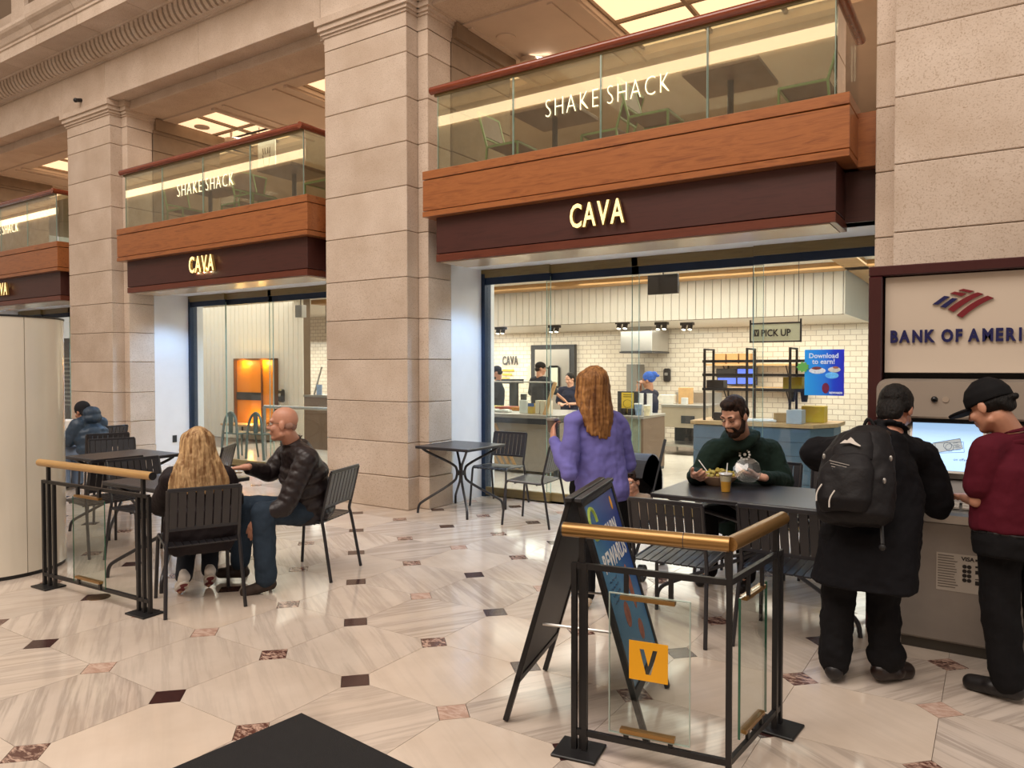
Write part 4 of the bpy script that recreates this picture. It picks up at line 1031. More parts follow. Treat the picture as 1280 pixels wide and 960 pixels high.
for s in (-.24, .24): tube(bm, [(s, 0, .2), (s, 0, 1.19)], .004, 4)
obj('hanger_rod', bm, BLACK, t)
# window poster
t = thing('window_poster', 'bright blue Download to earn poster stuck on the shop glass', 'poster', (-1.375, 7.49, 1.33))
bm = B(); box(bm, -.175, .175, -.003, .003, 0, .435); 
mp_ = N('blue_poster'); mp_.set(.3)
sx_ = mp_.n('ShaderNodeSeparateXYZ'); tc = mp_.n('ShaderNodeTexCoord'); mp_.l(tc.outputs['Object'], sx_.inputs[0]); mr = mp_.n('ShaderNodeMapRange'); mr.inputs[1].default_value = -.175; mr.inputs[2].default_value = .175; mp_.l(sx_.outputs[0], mr.inputs[0])
mp_.base(mp_.ramp(mr.outputs[0], [(0, C('#2fa3dd')), (.5, C('#2a7fd6')), (.75, C('#1f45c4')), (1, C('#2a2fb8'))]))
pp = obj('sheet', bm, mp_.m, t)
for s, y, z, sz in (('Download', -.005, .355, .066), ('to earn!', -.005, .30, .066), ('REWARDS', .105, .018, .026)):
    upright(text_mesh('poster_text', s, sz, .0005, WHITE, .0012, .95, align='CENTER'), 'poster_text', pp, (y, -.0045, z))
for nm, c_, r_, cl in (('poster_bowl', (-.06, .235), (.075, .03), '#e9e4da'), ('poster_food', (-.065, .25), (.05, .024), '#7d3428'), ('poster_bowl', (.09, .245), (.055, .026), '#d9cdb5'), ('poster_food', (.10, .26), (.03, .016), '#b0643c'), ('poster_drink', (.015, .07), (.032, .05), '#7a1f3c'), ('poster_glow', (.07, .19), (.06, .03), '#6fc0ee')):
    bm = B(); ball(bm, (c_[0], -.004, c_[1]), (r_[0], .0015, r_[1]), 16); obj(nm, bm, plain('pp_'+cl[1:], cl, .5, 0, .2, 40), pp)
st = [(-.235+.062*(1 if i % 2 else .72)*math.cos(i*PI/9), .27+.055*(1 if i % 2 else .72)*math.sin(i*PI/9)) for i in range(18)]
upright(flat_mesh('star_sticker', [st], .001, plain('sticker_green', '#6fae4a', .5)), 'star_sticker', t, (.045, -.007, .0))
# exit box and ceiling speaker box
boxthing('exit_sign', 'dark hanging sign box behind the top of the wide shop glass', 'sign', ((-3.189,8.000,2.499)[0], 8.0, 2.43), (.36, .05, .22), BLACK)
p = (-9.472,8.200,2.410); boxthing('exit_sign', 'small grey box hanging above the orange niche', 'sign', (p[0], 8.2, p[2]), (.16, .10, .20), STEEL)
for (p, z1, lb) in (((-3.189,8.000,2.625), 3.06, 'thin rod of the dark hanging sign box'), ((-9.471,8.200,2.578), 3.06, 'thin rod of the small grey hanging box')):
    bm = B(); tube(bm, [(p[0], p[1], p[2]-.01), (p[0], p[1], z1)], .008, 6); tag(obj('hanger_rod', bm, BLACK), lb, 'rod')
# fridge and steel behind the poster
t = thing('tall_fridge', 'tall pale steel fridge behind the blue window poster', 'fridge', (-1.15, 12.6, 0))
bm = B(); box(bm, -.35, .38, -.6, .6, 0, 2.05, .01); obj('body', bm, plain('fridge_steel', '#aeb6ba', .3, .4, .05), t)
bm = B(); box(bm, -.28, .30, -.62, -.6, .1, 1.95, .01); obj('door', bm, STEEL, t)
bm = B(); tube(bm, [(-.2, -.66, .8), (-.2, -.66, 1.4)], .015, 8); obj('handle', bm, DGREY, t)

# ---- left shop front interior
xa = (-15.884,10.600,1.401)[0]; xb = (-12.184,10.600,1.421)[0]
bm = B(); box(bm, -19, xb, 10.62, 10.8, 0, 3.06); w3 = struct('wall_plank_shop', bm, COREM)
bm = B(); cbox(bm, (0, 0, 1.53), (.143, .03, 3.06), .005); pm = mesh('wall_plank', bm, WHITEP)
x = xb-.075
while x > -17.6: put('wall_plank', pm, w3, (x, 10.61, 0)); x -= .15
ORG = plain('orange_lacquer', '#f0901c', .45, 0, .06, 2)
na, nb, nc = (-14.311,10.550,1.824)[0], (-13.402,10.550,1.816)[0], (-12.980,10.550,1.813)[0]
t = thing('orange_niche', 'glowing orange niche cabinet in the white plank wall', 'cabinet', ((na+nc)/2, 10.58, 0)); o_ = (na+nc)/2; hw = (nc-na)/2
zt_ = 1.78
bm = B(); box(bm, -hw-.03, hw+.03, -.10, .0, zt_-.02, zt_+.02); box(bm, -hw-.03, -hw, -.10, 0, .35, zt_); box(bm, hw, hw+.03, -.1, 0, .35, zt_); obj('frame', bm, plain('niche_brown', '#6d4217', .5), t)
bm = B(); box(bm, -hw, nb-o_-.01, -.03, 0, .35, zt_); obj('panel', bm, ORG, t)
bm = B(); box(bm, nb-o_+.01, hw, -.05, -.01, .35, zt_); obj('side_panel', bm, ORG, t)
bm = B(); box(bm, nb-o_-.01, nb-o_+.01, -.09, 0, .35, zt_); obj('divider', bm, plain('niche_brown', '#6d4217', .5), t)
bm = B(); box(bm, -hw, nb-o_, -.05, -.03, .88, 1.05); obj('name_band', bm, DGREY, t)
bm = B(); box(bm, -hw-.03, hw+.03, -.45, 0, .33, .37, .004); obj('bench_top', bm, OAKL, t)
for s in (-hw, 0, hw):
    bm = B(); tube(bm, [(s, -.4, 0), (s, -.4, .33)], .018, 6); obj('leg', bm, BLACK, t)
for dx in (-.35, .35): light('POINT', 'niche_lamp', (o_+dx, 10.43, 1.70), 7, (1, .62, .15), .04)
light('POINT', 'niche_lamp_low', (o_, 10.40, .47), 7, (1, .62, .15), .04)
# tiled wall and counter to the right of the niche
bm = B(); box(bm, xb, -10.0, 12.2, 12.4, 0, 2.4); struct('wall_tile_shop', bm, TILE)
p0 = (-11.454,10.000,0.846)
t = thing('till_counter', 'brown till counter seen behind the bald man', 'counter', (p0[0]+.6, 10.3, 0))
bm = B(); box(bm, -.6, .9, -.3, .3, 0, 1.02); obj('body', bm, plain('taupe_laminate', '#7b6553', .5), t)
bm = B(); box(bm, -.62, .92, -.32, .32, 1.02, 1.06); obj('counter_top', bm, STEEL, t)
bm = B(); cbox(bm, (0, 0, .1), (.14, .02, .2)); o = tag(obj('leaflet_stand', bm, plain('leaflet_blue', '#9fb7d9', .4, 0, .2, 20), None, (p0[0]+.25, 10.15, 1.061)), 'blue and white leaflet stand on the brown till counter', 'leaflet')
bm = B(); tube(bm, [(0, 0, 0), (.22, 0, .55)], .018, 6); tag(obj('guard_post', bm, STEEL, None, (p0[0]+.05, 10.2, 1.06)), 'slanted steel guard post on the brown till counter', 'post')
t = thing('queue_rail', 'grey steel queue rail in front of the orange niche', 'rail', (0, 0, 0))
a = (-10.683,8.425,0.000); h_ = .92; b = (a[0]+1.75, a[1]+.1)
bm = B(); tube(bm, [(a[0], a[1], 0), (a[0], a[1], h_)], .028, 8); obj('post', bm, STEEL, t)
bm = B(); tube(bm, [(b[0], b[1], 0), (b[0], b[1], h_)], .028, 8); obj('post', bm, STEEL, t)
bm = B(); tube(bm, [(a[0], a[1], h_), (b[0], b[1], h_)], .028, 8); obj('top_rail', bm, STEEL, t)
GGR = plain('grey_green_steel', '#5d6b66', .4, .3, .1)
q = (-11.119,8.145,0.000)
for k_, dx in enumerate((-.12, .28)):
    t = thing('arch_chair', '%s grey steel arch backed chair inside the left shop front' % ('left', 'right')[k_], 'chair', (q[0]+dx*1.2, q[1]+.15*k_, 0), 0, 'grey arch backed chairs')
    bm = B(); tube(bm, smooth_path([(-.24, 0, 0), (-.20, 0, .45), (-.15, .02, .72), (0, .03, .84), (.15, .02, .72), (.20, 0, .45), (.24, 0, 0)], 2), .022, 8); obj('back_frame', bm, GGR, t, smooth=True)
    bm = B(); prism(bm, [(-.05, .45), (.05, .45), (.06, .8), (0, .83), (-.06, .8)], .015, .03, 'y'); obj('back_splat', bm, GGR, t)
    bm = B(); box(bm, -.21, .21, 0, .4, .43, .455, .006); obj('seat', bm, GGR, t)
    for s in (-1, 1):
        bm = B(); tube(bm, [(s*.19, .38, .43), (s*.23, .42, 0)], .016, 6); obj('leg', bm, GGR, t)
# far left bay: dark menu board
p = (-18.706,9.000,1.401)
t = thing('menu_board', 'dark menu board between the kiosk and the narrow stone pier', 'board', (p[0], 9.0, 0))
bm = B(); box(bm, -.9, .9, -.05, .05, 0, 2.3); obj('board', bm, plain('menu_dark', '#2e3036', .4, 0, .2, 3), t)
bm = B()
for i in range(12): box(bm, .0, .55-.2*rnd.random(), -.056, -.05, .7+.1*i, .74+.1*i)
o = obj('menu_lines', bm, plain('menu_chalk', '#a9a79f', .6), t); o['kind'] = 'stuff'

# ------------------------------------------------------------------ people
def cap_(bm, a, b, r0, r1, n=14):
    a, b = V(a), V(b); d = b-a; L = d.length
    if L < 1e-5: ball(bm, a, r0, n); return
    d.normalize(); u = d.orthogonal().normalized(); v = d.cross(u); rings = []
    for i in range(1, 5):
        t = PI/2*i/4; rings.append((a-d*r0*math.cos(t), r0*math.sin(t)))
    for i in range(0, 4):
        t = PI/2*i/4; rings.append((b+d*r1*math.sin(t), r1*math.cos(t)))
    prev = None; v0 = bm.verts.new(a-d*r0); v1 = bm.verts.new(b+d*r1)
    for c, r in rings:
        g = ring(bm, c, u*r, v*r, n)
        if prev: bridge(bm, prev, g)
        else:
            for i in range(n): bm.faces.new((v0, g[(i+1) % n], g[i]))
        prev = g
    for i in range(n): bm.faces.new((v1, prev[i], prev[(i+1) % n]))
def loft_(bm, secs, n=28):
    prev = None
    for c, ax, ay, a, b in secs:
        g = []
        for i in range(n):
            t = 2*PI*i/n; cx, sy = math.cos(t), math.sin(t); e = .85
            g.append(bm.verts.new(V(c)+V(ax)*(a*math.copysign(abs(cx)**e, cx))+V(ay)*(b*math.copysign(abs(sy)**e, sy))))
        if prev: bridge(bm, prev, g)
        else: bm.faces.new(g[::-1])
        prev = g
    bm.faces.new(prev)
def build(prims, off):
    bm = B()
    for p in prims:
        k = p[0]
        if k == 'c': cap_(bm, p[1], p[2], p[3], p[4])
        elif k == 'e': ball(bm, p[1], p[2], 18, p[3] if len(p) > 3 else None)
        elif k == 'l': loft_(bm, p[1])
    bmesh.ops.recalc_face_normals(bm, faces=bm.faces[:])
    bmesh.ops.translate(bm, vec=-V(off), verts=bm.verts[:])
    return bm
_tex = {}
def blob(name, prims, vox, m, parent, off, smooth=5, disp=None):
    me = bpy.data.meshes.new(name); bm = build(prims, off); bm.to_mesh(me); bm.free()
    o = bpy.data.objects.new(name, me); COL.objects.link(o)
    r = o.modifiers.new('r', 'REMESH'); r.mode = 'VOXEL'; r.voxel_size = vox; r.use_smooth_shade = True
    if smooth: s = o.modifiers.new('s', 'SMOOTH'); s.iterations = smooth; s.factor = .5
    if disp:
        if disp[0] not in _tex:
            t = bpy.data.textures.new('folds', 'CLOUDS'); t.noise_scale = disp[0]; t.noise_depth = 2; _tex[disp[0]] = t
        d = o.modifiers.new('d', 'DISPLACE'); d.texture = _tex[disp[0]]; d.strength = disp[1]; d.mid_level = .5
    dg = bpy.context.evaluated_depsgraph_get(); dg.update()
    nm = bpy.data.meshes.new_from_object(o.evaluated_get(dg)); o.modifiers.clear(); o.data = nm; bpy.data.meshes.remove(me)
    nm.name = name; nm.materials.clear(); nm.materials.append(m)
    nm.polygons.foreach_set('use_smooth', [True]*len(nm.polygons))
    if parent: o.parent = parent
    return o
def skin(name, col):
    return plain(name, col, .45, 0, .06, 18, .08, 120)
def cloth(name, col, var=.1, sc=9, rough=.85, bump=.35, bs=34): return plain(name, col, rough, 0, var, sc, bump, bs, .2)
def hairm(name, a, b, st=(26, 26, 2.0), lo=.36, hi=.66):
    m = N(name); m.set(.55, 0, .25); co = m.coord(st); f = m.noise(co, 1.6, 5, .6, .4)
    m.base(m.ramp(f, [(lo, C(a)), (hi, C(b))])); m.bump(f, .7, .012); return m.m
class Fig:
    def __init__(s, label, base, fwd, J, head, vox=.008, sk='#c99a80', group=None, k=1.0):
        s.e = thing('person', label, 'person', base, 0, group); s.o = V(base); s.f = V(fwd).normalized(); s.r = V((s.f.y, -s.f.x, 0)); s.J = {a: V(b) for a, b in J.items()}
        s.hf = V(head).normalized(); s.vox = vox; s.sk = skin('skin_'+sk[1:], sk); s.k = k; s.hp = []; s.extra = []
    def H(s, p):   # head frame: x right, y forward, z up
        y = s.hf; x = V((y.y, -y.x, 0)).normalized(); z = x.cross(y)
        return s.J['head']+(x*p[0]+y*p[1]+z*p[2])*s.k
    def HR(s):
        y = s.hf; x = V((y.y, -y.x, 0)).normalized(); z = x.cross(y); return M((x, y, z)).transposed()
    def he(s, c, r): return ('e', s.H(c), tuple(q*s.k for q in r), s.HR())
    def hc(s, a, b, r0, r1): return ('c', s.H(a), s.H(b), r0*s.k, r1*s.k)
    def head(s):
        return [s.he((0, -.012, .035), (.073, .093, .085)), s.he((0, .025, -.04), (.060, .062, .078)), s.he((0, .058, -.093), (.030, .026, .026)),
                s.hc((-.045, -.005, -.07), (-.015, .06, -.095), .022, .02), s.hc((.045, -.005, -.07), (.015, .06, -.095), .022, .02),
                s.hc((0, .080, .012), (0, .104, -.026), .008, .014), s.he((-.011, .094, -.03), (.010, .012, .009)), s.he((.011, .094, -.03), (.010, .012, .009)),
                s.hc((-.042, .072, .026), (.042, .072, .026), .014, .014), s.he((-.04, .06, -.03), (.024, .022, .024)), s.he((.04, .06, -.03), (.024, .022, .024)),
                s.hc((-.018, .082, -.058), (.018, .082, -.058), .009, .009), s.hc((-.014, .080, -.070), (.014, .080, -.070), .009, .009),
                s.he((-.076, -.008, -.008), (.011, .022, .032)), s.he((.076, -.008, -.008), (.011, .022, .032)),
                ('c', s.H((0, -.025, -.06)), s.J['neck'], .056*s.k, .066*s.k)]
    def hand(s, w, d, n, side, curl=.5, spread=1.0):
        """five fingers: w wrist, d towards the fingers, n palm normal, side +1 thumb on the left of d when the palm faces down"""
        w, d, n = V(w), V(d).normalized(), V(n); n = (n-d*n.dot(d)).normalized(); t = n.cross(d)*side; k = s.k; P_ = []
        for i, (ln, rad) in enumerate(((.92, .0092), (1.0, .0095), (.95, .009), (.76, .008))):
            lat = t*(.029-.0193*i)*k
            kn = w+d*(.088-.004*abs(i-1))*k+lat; P_.append(('c', w+d*.02*k+lat*.6, kn, .015*k, .0115*k))
            dd = d.copy(); p = kn; ang = 0
            for j, L_ in enumerate((.043, .027, .021)):
                ang += curl*(.55, .8, .6)[j]; dd = d*math.cos(ang)+n*math.sin(ang)+t*(.5-i/3)*.12*spread
                dd.normalize(); q = p+dd*L_*ln*k; P_.append(('c', p, q, rad*k*(1-.06*j), rad*k*(.94-.07*j))); p = q
        b = w+d*.028*k+t*.026*k; p1 = b+(t*.62+d*.62+n*.30).normalized()*.038*k; p2 = p1+(t*.25+d*.8+n*.45*max(curl, .3)).normalized()*.030*k
        P_ += [('c', w+d*.012*k+t*.012*k, b, .016*k, .0145*k), ('c', b, p1, .0135*k, .011*k), ('c', p1, p2, .011*k, .0092*k), ('c', w-d*.03*k, w+d*.02*k, .026*k, .022*k)]
        return P_
    def spine(s, t):
        p, c, n = s.J['pel'], s.J['chest'], s.J['neck']
        if t <= 1: return p+(c-p)*t
        return c+(n-c)*(t-1)
    def torso(s, dims, f=0):
        """dims: (t along spine 0 pelvis, 1 chest, 2 neck; half width; half depth; forward shift)"""
        sec = []
        for q in dims:
            t, a, b = q[:3]; sh = q[3] if len(q) > 3 else 0
            d = (s.spine(min(t+.1, 2))-s.spine(max(t-.1, -.6))).normalized() if t > -.5 else V((0, 0, 1))
            sh_ax = (s.J['shR']-s.J['shL']); w_ = min(max(t, 0), 1); ax = (s.r*(1-w_)+sh_ax.normalized()*w_); ax = (ax-d*ax.dot(d)).normalized(); ay = d.cross(ax)
            sec.append((s.spine(t)+ay*sh, ax, ay, a*s.k, b*s.k))
        return ('l', sec)
    def arm(s, S_, r0, r1, r2, ext=1.0):
        a, b, c = s.J['sh'+S_], s.J['el'+S_], s.J['wr'+S_]; c2 = b+(c-b)*ext; k = s.k
        return [('c', a, b, r0*k, r1*k), ('c', b, c2, r1*k*.98, (r1+(r2-r1)*ext)*k)]
    def leg(s, S_, r0, r1, r2, ext=1.0):
        a, b, c = s.J['hip'+S_], s.J['kn'+S_], s.J['an'+S_]; c2 = b+(c-b)*ext; k = s.k
        return [('c', a, b, r0*k, r1*k), ('c', b, b+(c2-b)*.4, r1*k, r1*k*.97), ('c', b+(c2-b)*.35, c2, r1*k*.97, r2*k)]
    def body(s, hands=None, slim=.88, legs=True):
        k = s.k
        pr = s.head()+[s.torso([(-.18, .12, .085), (0, .145*slim, .10*slim), (.5, .125*slim, .09*slim), (1, .15*slim, .10*slim), (1.5, .13*slim, .075), (1.85, .06, .055)])]
        for S_ in 'LR':
            if 'wr'+S_ in s.J: pr += s.arm(S_, .042*slim, .035*slim, .026)
            pr += [('c', s.J['neck']-V((0, 0, .05*k)), s.J['sh'+S_], .05*k, .045*k)]
            if legs: pr += s.leg(S_, .068*slim, .046*slim, .034)
            if legs and 'to'+S_ in s.J: pr += [('c', s.J['an'+S_], s.J['to'+S_]+V((0, 0, .01)), .022*k, .018*k)]
        for h in (hands or []): pr += s.hand(*h)
        return blob('body', pr, s.vox*.8, s.sk, s.e, s.o, 3)
    def garment(s, name, prims, m, disp=None, smooth=4, vox=None): return blob(name, prims, vox or s.vox, m, s.e, s.o, smooth, disp)
    def shoe(s, S_, m, name='shoe', sole=None, w=.045):
        a, t = s.J['an'+S_], s.J['to'+S_]; d = (t-a); d.z = 0
        d = d.normalized() if d.length > .01 else s.f
        u = (t-a).normalized() if (t-a).length > .01 else s.f
        heel = V((a.x, a.y, min(a.z, .09)-.045))-d*.03
        pr = [('c', heel+V((0, 0, .02)), a-V((0, 0, .005)), w*.85, w*.82), ('c', heel+V((0, 0, .02)), t+V((0, 0, .005)), w*.85, w*.80), ('e', (heel+t)/2+V((0, 0, .015)), (w, w, w*.8)), ('c', a-V((0, 0, .02)), t+V((0, 0, .0)), w*.8, w*.62)]
        o = s.garment(name, pr, m, None, 3, min(s.vox, .007))
        lo = min(v.co.z for v in o.data.vertices); off = -s.o.z-lo
        return o
    def eyes(s, gl=False):
        EW = plain('eye_white', '#e9e4dc', .2); EI = plain('eye_iris', '#2b1c14', .2)
        for q in (-1, 1):
            bm = B(); ball(bm, s.H((q*.031, .075, .004))-s.o, .0125*s.k, 10); e = obj('eye', bm, EW, s.e, smooth=True)
            bm = B(); ball(bm, s.H((q*.031, .083, .003))-s.o, .0065*s.k, 8); obj('iris', bm, EI, e)
    def lids(s):
        for q in (-1, 1):
            bm = B(); tube(bm, [s.H((q*.018, .083, .002))-s.o, s.H((q*.032, .086, -.002))-s.o, s.H((q*.046, .078, .002))-s.o], .0032*s.k, 6); obj('eyelid', bm, plain('eye_iris', '#2b1c14', .3), s.e)
    def brows(s, m):
        for q in (-1, 1):
            bm = B(); tube(bm, [s.H((q*.014, .088, .030))-s.o, s.H((q*.032, .086, .036))-s.o, s.H((q*.050, .074, .030))-s.o], .0042*s.k, 6); obj('eyebrow', bm, m, s.e)
    def glasses(s, m):
        bm = B()
        for q in (-1, 1):
            tube(bm, [s.H((q*.033+.021*math.cos(a*.524), .097, .004+.016*math.sin(a*.524)))-s.o for a in range(13)], .0018*s.k, 5, False)
            tube(bm, [s.H((q*.055, .096, .008))-s.o, s.H((q*.074, .05, .012))-s.o, s.H((q*.078, -.02, .008))-s.o], .0018*s.k, 5)
        tube(bm, [s.H((-.012, .100, .006))-s.o, s.H((.012, .100, .006))-s.o], .0018*s.k, 5)
        obj('glasses', bm, m, s.e)
def lock(pts, r0, r1, n=5):
    pts = smooth_path([V(p) for p in pts], 1); k_ = len(pts)-1
    return [('c', pts[i], pts[i+1], r0+(r1-r0)*i/k_, r0+(r1-r0)*(i+1)/k_) for i in range(k_)]
DENIM = plain('blue_denim', '#2d3946', .85, 0, .22, 7, .3, 220, .2)
BLKCL = cloth('black_cloth', '#121113', .2, 8)
SHOEB = plain('black_shoe', '#161213', .45, 0, .1, 10)

# --- purple sweatshirt woman
W_ = 4.86
base = (-2.22, 4.40, 0)
J = dict(head=(-2.229,4.372,1.479), neck=(-2.223,4.396,1.341), chest=(-2.222,4.416,1.159), pel=(-2.191,4.426,0.787), shL=(-2.308,4.242,1.236), shR=(-2.145,4.588,1.226),
         elL=(-2.291,4.149,0.930), wrL=(-2.441,4.224,1.126), elR=(-2.117,4.670,0.936), wrR=(-2.321,4.752,0.970),
         hipL=(-2.30, 4.37, .80), hipR=(-2.13, 4.49, .80), knL=(-2.30, 4.42, .46), knR=(-2.10, 4.52, .46), anL=(-2.27, 4.36, .08), anR=(-2.05, 4.50, .08), toL=(-2.35, 4.48, .03), toR=(-2.15, 4.65, .03))
p = Fig('standing woman in a purple sweatshirt with long auburn blonde hair holding a cup', base, (-.70, .71, 0), J, (-.86, .50, -.05), .008, '#c98f74')
p.body([(p.J['wrL'], p.J['wrL']+V((-.02, .03, .05))-p.J['elL']*0-p.J['wrL']+V((-.05, .06, .09)), (.6, .75, .0), -1, .7)])
PUR = cloth('purple_fleece', '#7470b6', .06, 6, .9, .25, 60)
pr = [p.torso([(-.12, .182, .145), (.0, .19, .152), (.35, .18, .14), (.7, .18, .135), (1, .178, .128), (1.4, .15, .105), (1.8, .09, .075), (1.95, .07, .06)])]
pr += [('c', p.J['neck']-V((0, 0, .035)), p.J['shL'], .062, .060), ('c', p.J['neck']-V((0, 0, .035)), p.J['shR'], .062, .060)]
for s in 'LR': pr += p.arm(s, .062, .060, .042, .93)
pr += [('c', p.J['elL'], p.J['elL']+V((0, 0, .02)), .065, .06), ('c', p.J['elR'], p.J['elR']+V((0, 0, .02)), .065, .06)]
p.garment('sweatshirt', pr, PUR, (.14, .045), 3)
p.garment('hem_band', [p.torso([(-.20, .170, .135), (-.13, .18, .143), (-.08, .182, .145)])], PUR, None, 2)
p.garment('trousers', [p.torso([(-.55, .13, .10), (-.2, .162, .128), (.1, .15, .12)])]+p.leg('L', .095, .068, .056, .97)+p.leg('R', .095, .068, .056, .97), BLKCL, (.08, .012))
SNK = plain('leopard_sneaker', '#cbb9a0', .6, 0, .55, 60)
p.shoe('L', SNK); p.shoe('R', SNK)
AUB = hairm('auburn_blonde_hair', '#5e3a20', '#b8844e')
hr = [p.he((0, -.022, .035), (.092, .105, .098)), p.he((0, -.045, -.03), (.092, .078, .10))]
for i in range(24):
    a = -2.45+4.9*i/23; r1 = .082; sx_ = math.sin(a); cy = -math.cos(a)
    L_ = .15+.06*math.cos(a*.8)+.04*rnd.random(); wv = (rnd.random()-.5)*.03
    hr += lock([p.H((sx_*.04, cy*.05, .088)), p.H((sx_*.086, cy*.09, .06)), p.H((sx_*.094, cy*.10, .01)), p.H((sx_*.105+wv, cy*.095-.01, -.10)), p.H((sx_*.104-wv, cy*.06-.045, -.18)), p.H((sx_*.088+wv, cy*.04-.06, -.10-L_))], .024, .010)
p.garment('hair', hr, AUB, (.03, .012), 1, .007)
SM = plain('smoked_cup', '#6b5c52', .2, 0, .2, 20)
q = p.J['wrL']+V((-.045, .065, .06)); cup((q.x, q.y, q.z-.02), .042, .085, SM, 'brown drink cup held by the woman in purple', None, STEEL)

# --- bald man in the puffer jacket
base = (-4.46, 3.72, 0)
J = dict(head=(-4.431,3.662,1.181), neck=(-4.433,3.752,1.024), chest=(-4.418,3.852,0.814), pel=(-4.425,3.935,0.530), shL=(-4.248,3.728,0.930), shR=(-4.687,3.918,0.926),
         elL=(-4.297,3.567,0.601), wrL=(-4.382,3.390,0.529), elR=(-4.752,3.800,0.770), wrR=(-4.768,3.576,0.844),
         hipL=(-4.368,3.829,0.504), hipR=(-4.618,3.951,0.483), knL=(-4.382,3.438,0.561), knR=(-4.735,3.542,0.549), anL=(-4.325,3.415,0.086), anR=(-4.738,3.504,0.132), toL=(-4.413,3.308,0.014), toR=(-4.858,3.424,0.054))
p = Fig('bald man in a dark puffer jacket and jeans seated sideways', base, (-.80, -.60, 0), J, (-.80, -.60, .0), .008, '#c48d74', None, 1.06)
p.body([(p.J['wrL'], (-.05, -.02, -.10), (-.3, .6, -.1), -1, .35), (p.J['wrR'], (-.10, -.05, -.01), (0, 0, -1), 1, .3)])
PUF = plain('dark_brown_puffer', '#241c1d', .40, 0, .12, 9, .2, 40, .4)
dims = []
for i in range(19):
    t = -.22+2.0*i/18; f_ = 1+.055*math.sin(i*PI*2/3.2); w0 = .205 if t < 1 else .205-.125*(t-1)/.8; d0 = .165 if t < 1 else .165-.085*(t-1)/.8
    dims.append((t, w0*f_, d0*f_, .015))
pr = [p.torso(dims)]+[('c', p.J['neck']-V((0, 0, .03)), p.J['shL'], .08, .085), ('c', p.J['neck']-V((0, 0, .03)), p.J['shR'], .08, .085)]
for s in 'LR':
    a, b, c = p.J['sh'+s], p.J['el'+s], p.J['wr'+s]
    for (u, v, r0, r1) in ((a, b, .088, .076), (b, b+(c-b)*.9, .074, .048)):
        n_ = 6
        for i in range(n_):
            t = (i+.5)/n_; rr = r0+(r1-r0)*t; pr.append(('e', u+(v-u)*t*.97, (rr, rr, rr)))
        pr.append(('c', u, u+(v-u)*.94, r0*.9, r1*.9))
pr += [p.torso([(1.2, .17, .13), (1.6, .13, .115), (1.95, .098, .10), (2.15, .088, .095)])]
p.garment('puffer_jacket', pr, PUF, (.06, .014), 2)
p.garment('jeans', [p.torso([(-.25, .15, .13), (0, .17, .14), (.25, .16, .13)])]+p.leg('L', .098, .080, .070, .95)+p.leg('R', .098, .080, .070, .95), DENIM, (.09, .02))
BRS = plain('brown_suede_shoe', '#3c2f28', .8, 0, .2, 20)
p.shoe('L', BRS, w=.05); p.shoe('R', plain('dark_brown_shoe', '#2b1c17', .5, 0, .15, 12), w=.05)
p.eyes(); p.glasses(plain('gold_wire', '#5c4630', .3, .6))
p.garment('hair', [p.he((-.053, -.045, -.008), (.014, .042, .026)), p.he((.053, -.045, -.008), (.014, .042, .026)), p.he((0, -.074, -.015), (.052, .018, .032))], plain('grey_stubble', '#9a7565', .8, 0, .1, 60), None, 2, .006)
p.garment('stubble', [p.he((0, .062, -.094), (.030, .024, .022)), p.he((0, .080, -.052), (.026, .012, .010))], plain('pale_stubble', '#b08a76', .8, 0, .1, 60), None, 2, .005)

# --- blonde woman from behind
base = (-4.66, 3.06, 0)
J = dict(head=(-4.618,3.082,1.067), neck=(-4.630,3.094,0.909), chest=(-4.623,3.094,0.737), pel=(-4.606,3.073,0.448), shL=(-4.698,2.952,0.849), shR=(-4.572,3.249,0.833),
         elL=(-4.901,2.980,0.621), wrL=(-5.088,3.196,0.722), elR=(-4.646,3.387,0.629), wrR=(-4.974,3.486,0.729),
         hipL=(-4.643,3.025,0.452), hipR=(-4.604,3.146,0.445), knL=(-5.008,3.263,0.386), knR=(-4.940,3.403,0.392), anL=(-4.723,3.036,0.138), anR=(-4.698,3.220,0.144), toL=(-4.818,3.066,0.008), toR=(-4.773,3.263,0.012))
p = Fig('woman with long blonde hair in a dark coat, back to the hall', base, (-.88, .47, 0), J, (-.87, .48, -.08), .008, '#d0a086')
p.body([(p.J['wrL'], (-.10, .03, -.02), (0, 0, -1), -1, .3), (p.J['wrR'], (-.10, .02, -.02), (0, 0, -1), 1, .3)])
COAT = plain('dark_plum_coat', '#221a1d', .7, 0, .15, 8, .3, 50, .3)
pr = [p.torso([(-.35, .215, .165), (0, .22, .175), (.4, .20, .16), (.8, .205, .15), (1, .205, .145), (1.4, .17, .115), (1.8, .085, .07)])]
pr += [('c', p.J['neck']-V((0, 0, .03)), p.J['shL'], .072, .078), ('c', p.J['neck']-V((0, 0, .03)), p.J['shR'], .072, .078)]
for s in 'LR': pr += p.arm(s, .082, .072, .05, .97)
bk = -p.f
tail = p.J['pel']+bk*.12
pr += [('l', [(tail+V((0, 0, .2)), p.r, p.f, .22, .06), (tail+V((0, 0, .04)), p.r, p.f, .235, .07), (tail+V((0, 0, -.05)), p.r, p.f, .225, .06), (tail+V((0, 0, -.10)), p.r, p.f, .19, .05)])]
p.garment('coat', pr, COAT, (.09, .03), 3)
p.garment('trousers', p.leg('L', .088, .066, .058, .96)+p.leg('R', .088, .066, .058, .96), plain('dark_navy_denim', '#1c202b', .85, 0, .15, 8, .2, 90), (.08, .012))
WSN = plain('white_trainer', '#e2dcd4', .55, 0, .12, 18); SOLE = plain('red_trainer_sole', '#7d2f36', .6, 0, .3, 26)
